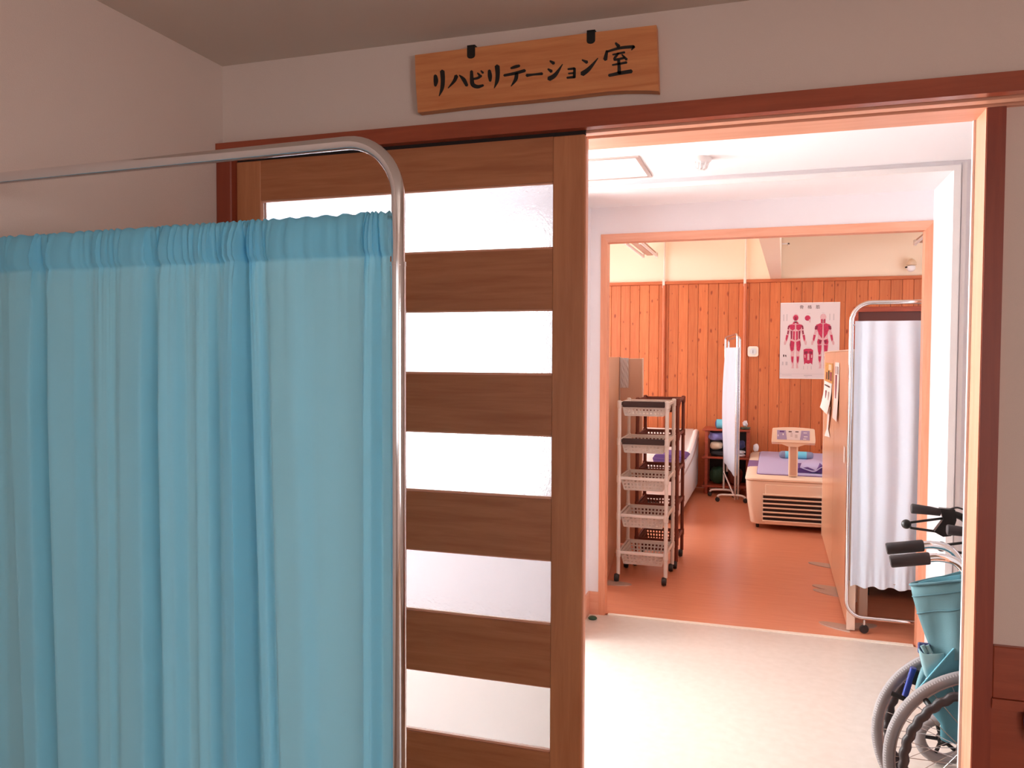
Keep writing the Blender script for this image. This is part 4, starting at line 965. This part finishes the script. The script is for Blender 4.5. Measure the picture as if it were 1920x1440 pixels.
# ================================================================== NARROW FOLDING SCREEN
ns = thing('folding_screen', 'tall narrow white cloth screen standing before the wooden rack', 'screen', (-.40, 8.48, 0))
NA, NB = Vector((-.340, 8.36, 0)), Vector((-.468, 8.66, 0))
def npnt(p, z): return (p.x, p.y, z)
MB().tube(fillet([npnt(NA, .03), npnt(NA, 1.69), npnt(NB, 1.665), npnt(NB, .26), npnt(NA, .045)], .03, 5), .0105, 10).build('frame', 'chrome_soft', ns, smooth=60)
NC = NA+Vector((.026, .03, 0)); ND = NB+Vector((.03, .05, 0))
MB().tube(fillet([npnt(NC, .03), npnt(NC, 1.66), npnt(ND, 1.64), npnt(ND, .26)], .03, 5), .0105, 10).build('frame', 'chrome_soft', ns, smooth=60)
for p, x2 in ((NA, .17), (NB, .14)):
    MB().tube(smooth_path([(p.x-x2, p.y, .05), (p.x-x2+.03, p.y, .07), (p.x, p.y, .075), (p.x+.07, p.y, .07), (p.x+.10, p.y, .05)], 5), .011, 8).build('foot', 'steel_white', ns, smooth=60)
    MB().tube([(p.x, p.y, .07), (p.x, p.y, .28)], .0095, 8).build('foot_stem', 'steel_white', ns)
    for sx in (-1, .10/x2):
        MB().lathe([(.006, -.012), (.02, -.01), (.024, 0), (.02, .01), (.006, .012)], (p.x+sx*x2, p.y, .024), 12, 'Y').tube([(p.x+sx*x2, p.y, .03), (p.x+sx*x2, p.y, .056)], .007, 6).build('caster', 'caster_black', ns, smooth=50)
rows = []
for j in range(25):
    v = j/24; r = []
    for i in range(13):
        u = i/12; p = NA.lerp(NB, .04+.92*u); zt = 1.555; zb = .255+.11*u
        bul = .010*math.sin(math.pi*u)*(.4+.6*math.sin(math.pi*v)) + .004*math.sin(u*14)
        r.append((p.x-bul-.026*math.sin(math.pi*v)*u, p.y-bul*.3, zt+(zb-zt)*v))
    rows.append(r)
o = MB().grid(rows).build('cloth', 'white_cloth', ns, smooth=80, fix=False)
rows = [[(p[0]+.028, p[1]+.035, p[2]) for p in r] for r in rows]
MB().grid(rows).build('cloth', 'white_cloth', ns, smooth=80, fix=False)

# ================================================================== FAR WALL: clock, poster, pipes, lamps
ck = thing('wall_clock', 'small rounded-square cream clock on the pine wall', 'clock', (-.206, YF-.01, 1.519))
def rsq(cx, cz, h, r, n=5):
    P = []
    for sx, sz_, a0 in ((1, 1, 0), (-1, 1, 90), (-1, -1, 180), (1, -1, 270)):
        for i in range(n+1):
            a = math.radians(a0+90*i/n); P.append((cx+sx*(h-r)+r*math.cos(a), cz+sz_*(h-r)+r*math.sin(a)))
    return P
MB().prism(rsq(-.206, 1.519, .056, .024), YF-.026, YF+.0).build('case', 'clock_white', ck)
MB().lathe([(.038, YF-.030), (.041, YF-.028), (.041, YF-.026), (.002, YF-.026)], (-.206, 0, 1.519), 28, 'Y').build('bezel', 'clock_white', ck)
MB().lathe([(.001, YF-.0315), (.036, YF-.0315), (.036, YF-.03), (.001, YF-.03)], (-.206, 0, 1.519), 28, 'Y').build('dial', 'clock_face', ck)
MB().box(-.2075, -.2045, YF-.033, YF-.0315, 1.515, 1.538).build('hand', 'ink', ck)
MB().box(-.208, -.204, YF-.034, YF-.033, 1.500, 1.522).build('hand', 'ink', ck)

def pipe(x, label):
    t = thing('wall_pipe', label, 'pipe', (x, YF-.02, 0))
    MB().tube([(x+.006, YF-.013, 2.30), (x+.006, YF-.013, RZ)], .009, 10).build('upper_pipe', 'conduit_white', t, smooth=60)
    MB().box(x-.014, x+.014, YF-.034, YF-.022, 2.225, 2.325, .003).build('bracket', 'conduit_white', t)
    MB().lathe([(.020, .0), (.020, 2.255)], (x+.004, YF-.020, 0), 14).build('lower_casing', 'casing_pine', t, smooth=60)
pipe(-1.175, 'vertical pipe on the far wall close to the fluorescent lamp')
pipe(-.300, 'vertical pipe on the far wall beside the small clock')
def fixture(name, label, x, y0, y1, z):
    t = thing(name, label, 'lamp', (x, (y0+y1)/2, z), group=None)
    MB().prism([(x-.045, z+.05), (x+.045, z+.05), (x+.075, z+.025), (x+.03, z-.005), (x-.03, z-.005), (x-.075, z+.025)], y0, y1).build('housing', 'partition_cloth', t)
    for s in (-1, 1):
        MB().tube([(x+s*.075, y0+.03, z-.012), (x+s*.075, y1-.03, z-.012)], .0145, 12).build('tube', 'white_paint', t, smooth=60)
        for yy in (y0+.015, y1-.015): MB().box(x+s*.075-.016, x+s*.075+.016, yy-.015, yy+.015, z-.032, z+.025, .004).build('socket', 'conduit_white', t)
    for yy in (y0+.2, y1-.2): MB().tube([(x, yy, z+.05), (x, yy, RZ)], .008, 8).build('hanger', 'conduit_white', t)
fixture('fluorescent_lamp', 'twin-tube hanging fluorescent lamp near the vertical pipe', -1.315, 7.9, 9.06, 2.585)
fixture('fluorescent_lamp', 'twin-tube hanging fluorescent lamp near the wall sounder', 1.40, 7.0, 8.9, 2.60)
al = thing('wall_sounder', 'white domed alarm on a bracket above the pine boards', 'alarm', (1.337, YF-.04, 2.36))
MB().box(1.300, 1.372, YF-.03, YF+.016, 2.36, 2.47, .01).build('back_box', 'clock_white', al)
MB().lathe([(.004, 2.47), (.03, 2.455), (.045, 2.43), (.048, 2.405), (.03, 2.40)], (1.335, YF-.05, 0), 20).build('dome_shade', 'cushion_cream', al, smooth=50)
MB().lathe([(.02, 2.40), (.04, 2.395), (.044, 2.37), (.030, 2.345), (.004, 2.335)], (1.330, YF-.05, 0), 20).build('lens', 'white_paint', al, smooth=50)
MB().tube([(1.30, YF-.06, 2.385), (1.275, YF-.07, 2.38)], .008, 8).build('knob', 'dark_grip', al)
sbk = MB().box(.075, .150, YF-.10, YF-.085, 2.655, 2.668).box(.135, .150, YF-.10, YF+.016, 2.655, 2.668).build('wall_bracket', 'white_paint', None)
tag(sbk, 'thin white bracket projecting from the wall beside the ceiling beam', 'bracket')

# poster
PO = YF-.0015; px0, px1, pz0, pz1 = .072, .668, 1.228, 2.042
po = thing('anatomy_poster', 'white wall chart of two red muscle figures on the pine boards', 'poster', ((px0+px1)/2, PO, pz0))
MB().box(px0, px1, PO-.001, PO, pz0, pz1).build('sheet', 'poster_paper', po)
for x0, x1, z0, z1 in ((px0, px1, pz0, pz0+.008), (px0, px1, pz1-.006, pz1)): MB().box(x0, x1, PO-.002, PO-.001, z0, z1).build('edge_strip', 'paper_white', po)
def pu(u, v): # zoom pixel of the chart (126..1130, 70..1370) -> wall
    return (px0+(u-126)/1004*(px1-px0), pz1-(v-70)/1300*(pz1-pz0))
def pshape(mb, pts, lay):
    P = [pu(*p) for p in pts]; n = len(P); y0 = PO-.001-.0006*lay
    mb.add([(p[0], y0, p[1]) for p in P], [tuple(range(n))]); return mb
def ell(cx, cy, a, b2, n=18): return [(cx+a*math.cos(2*math.pi*i/n), cy+b2*math.sin(2*math.pi*i/n)) for i in range(n)]
def figure(cx, back):
    o = MB()
    def mir(pts): return [(2*cx-x, y) for x, y in pts]
    pale, red, dark = MB(), MB(), MB()
    X = lambda d: cx+d
    # silhouette (pale)
    half = [(X(0),392),(X(38),400),(X(60),430),(X(118),448),(X(142),500),(X(140),560),(X(165),640),(X(175),700),(X(195),752),(X(192),790),(X(165),790),(X(150),745),(X(128),690),(X(105),600),(X(98),560),(X(85),640),(X(92),700),(X(98),780),(X(90),870),(X(72),930),(X(76),1000),(X(68),1080),(X(50),1150),(X(62),1192),(X(20),1192),(X(18),1150),(X(22),1060),(X(16),960),(X(10),880),(X(3),760),(X(0),720)]
    for q in (half, mir(half)): pshape(pale, q, 1)
    pshape(pale, ell(cx, 322, 52, 58), 1); pshape(pale, [(X(-26),370),(X(26),370),(X(34),415),(X(-34),415)], 1)
    def both(mb, pts, lay=2): pshape(mb, pts, lay); pshape(mb, mir(pts), lay)
    if not back:
        pshape(red, ell(cx, 330, 44, 50), 2); pshape(dark, ell(cx, 345, 16, 34), 3)
        both(red, [(X(6),410),(X(30),395),(X(55),430),(X(20),436)])
        both(red, [(X(10),448),(X(60),440),(X(112),452),(X(92),520),(X(50),545),(X(12),520)])
        both(dark, [(X(96),455),(X(128),465),(X(136),520),(X(115),530)], 3)
        both(red, [(X(10),560),(X(40),555),(X(44),690),(X(14),715)]) ; both(dark, [(X(52),555),(X(84),545),(X(78),690),(X(56),690)])
        both(dark, [(X(108),545),(X(136),545),(X(142),605),(X(120),615)]); both(red, [(X(122),625),(X(158),620),(X(166),690),(X(152),735),(X(136),690)])
        both(red, [(X(14),740),(X(80),715),(X(94),790),(X(84),870),(X(60),905),(X(26),880)]); both(dark, [(X(70),730),(X(86),740),(X(92),800),(X(80),850)], 3)
        both(red, [(X(26),990),(X(68),990),(X(62),1070),(X(40),1110),(X(28),1060)])
        pshape(pale, [(X(-4),545),(X(4),545),(X(4),735),(X(-4),735)], 4)
    else:
        both(red, [(X(10),350),(X(40),360),(X(36),420),(X(12),430)])
        both(red, [(X(8),440),(X(50),425),(X(118),452),(X(120),500),(X(85),560),(X(70),610),(X(10),690),(X(8),560)])
        both(dark, [(X(88),470),(X(132),470),(X(140),520),(X(118),540),(X(95),520)], 3)
        both(red, [(X(120),625),(X(156),620),(X(168),700),(X(150),735),(X(135),690)])
        both(red, [(X(14),710),(X(80),690),(X(96),740),(X(80),790),(X(30),780)]); both(dark, [(X(20),720),(X(60),700),(X(70),750),(X(40),770)], 3)
        both(red, [(X(20),795),(X(86),795),(X(78),900),(X(62),960),(X(36),950),(X(24),880)])
        both(red, [(X(22),985),(X(70),985),(X(66),1050),(X(44),1095),(X(28),1050)])
        pshape(pale, [(X(-5),400),(X(5),400),(X(14),690),(X(0),730),(X(-14),690)], 4)
    nm = 'back_figure' if back else 'front_figure'
    b0 = pale.build(nm, 'muscle_pale', po, fix=False); red.build('muscle', 'muscle', b0, fix=False); dark.build('deep_muscle', 'muscle_dark', b0, fix=False)
figure(388, False); figure(852, True)
hd_ = pshape(MB(), ell(590, 335, 48, 46), 1); hd_ = hd_.build('head_diagram', 'muscle', po, fix=False)
pshape(MB(), [(610, 360), (640, 350), (636, 420), (618, 400)], 2).build('neck_diagram', 'muscle_pale', hd_, fix=False)
tr_ = pshape(MB(), [(530, 870), (570, 855), (655, 855), (692, 880), (690, 1000), (680, 1130), (655, 1100), (612, 1115), (570, 1100), (545, 1130), (532, 1000)], 1).build('torso_diagram', 'muscle', po, fix=False)
mm = MB()
for q in ([(540, 905), (600, 900), (595, 945), (545, 945)], [(630, 900), (685, 905), (680, 945), (628, 945)]): pshape(mm, q, 2)
mm.build('torso_dark', 'muscle_dark', tr_, fix=False)
mm = MB()
for q in ([(598, 940), (628, 940), (632, 1050), (594, 1050)], [(545, 960), (562, 960), (565, 1010), (548, 1010)], [(660, 960), (680, 960), (676, 1010), (658, 1010)]): pshape(mm, q, 3)
mm.build('torso_pale', 'muscle_pale', tr_, fix=False)
mm = MB()
for q in ([(180, 960), (200, 955), (206, 990), (184, 1000)], [(215, 960), (236, 965), (238, 1000), (222, 995)]): pshape(mm, q, 1)
mm.build('pelvis_diagram', 'print_text', po, fix=False)
mm = MB()
for u0, u1, v0, v1 in ((175,190,270,380),(230,245,265,380),(955,968,265,375),(1020,1035,265,375),(165,190,1080,1140),(225,260,1080,1140),(530,540,1150,1210),(600,606,1150,1210),(660,670,1150,1210),(130,1080,1286,1290),(170,330,1305,1312),(540,680,1305,1318),(560,610,1332,1338),(575,640,832,838),(1000,1060,918,923),(370,410,248,253),(830,870,248,253),(580,635,255,260)):
    pshape(mm, [(u0, v0), (u1, v0), (u1, v1), (u0, v1)], 1)
mm.build('caption_print', 'print_grey', po, fix=False)
def text_part(body, size, u, v, mat, parent):
    try:
        cu = bpy.data.curves.new('title', 'FONT'); cu.body = body; cu.size = size; cu.align_x = 'CENTER'; cu.align_y = 'CENTER'
        ob = bpy.data.objects.new('tmp', cu); COL.objects.link(ob); dg = bpy.context.evaluated_depsgraph_get(); dg.update()
        me = bpy.data.meshes.new_from_object(ob.evaluated_get(dg)); bpy.data.objects.remove(ob); bpy.data.curves.remove(cu)
        me.materials.clear(); me.materials.append(MATS[mat])
        o = bpy.data.objects.new('title_character', me); COL.objects.link(o); o.parent = parent
        x, z = pu(u, v); o.rotation_euler = (math.pi/2, 0, 0); o.location = Vector((x, PO-.0018, z))-parent.location
    except Exception as e: print('text', e)
for ch, u in (('骨', 487), ('格', 622), ('筋', 760)): text_part(ch, .044, u, 152, 'print_text', po)
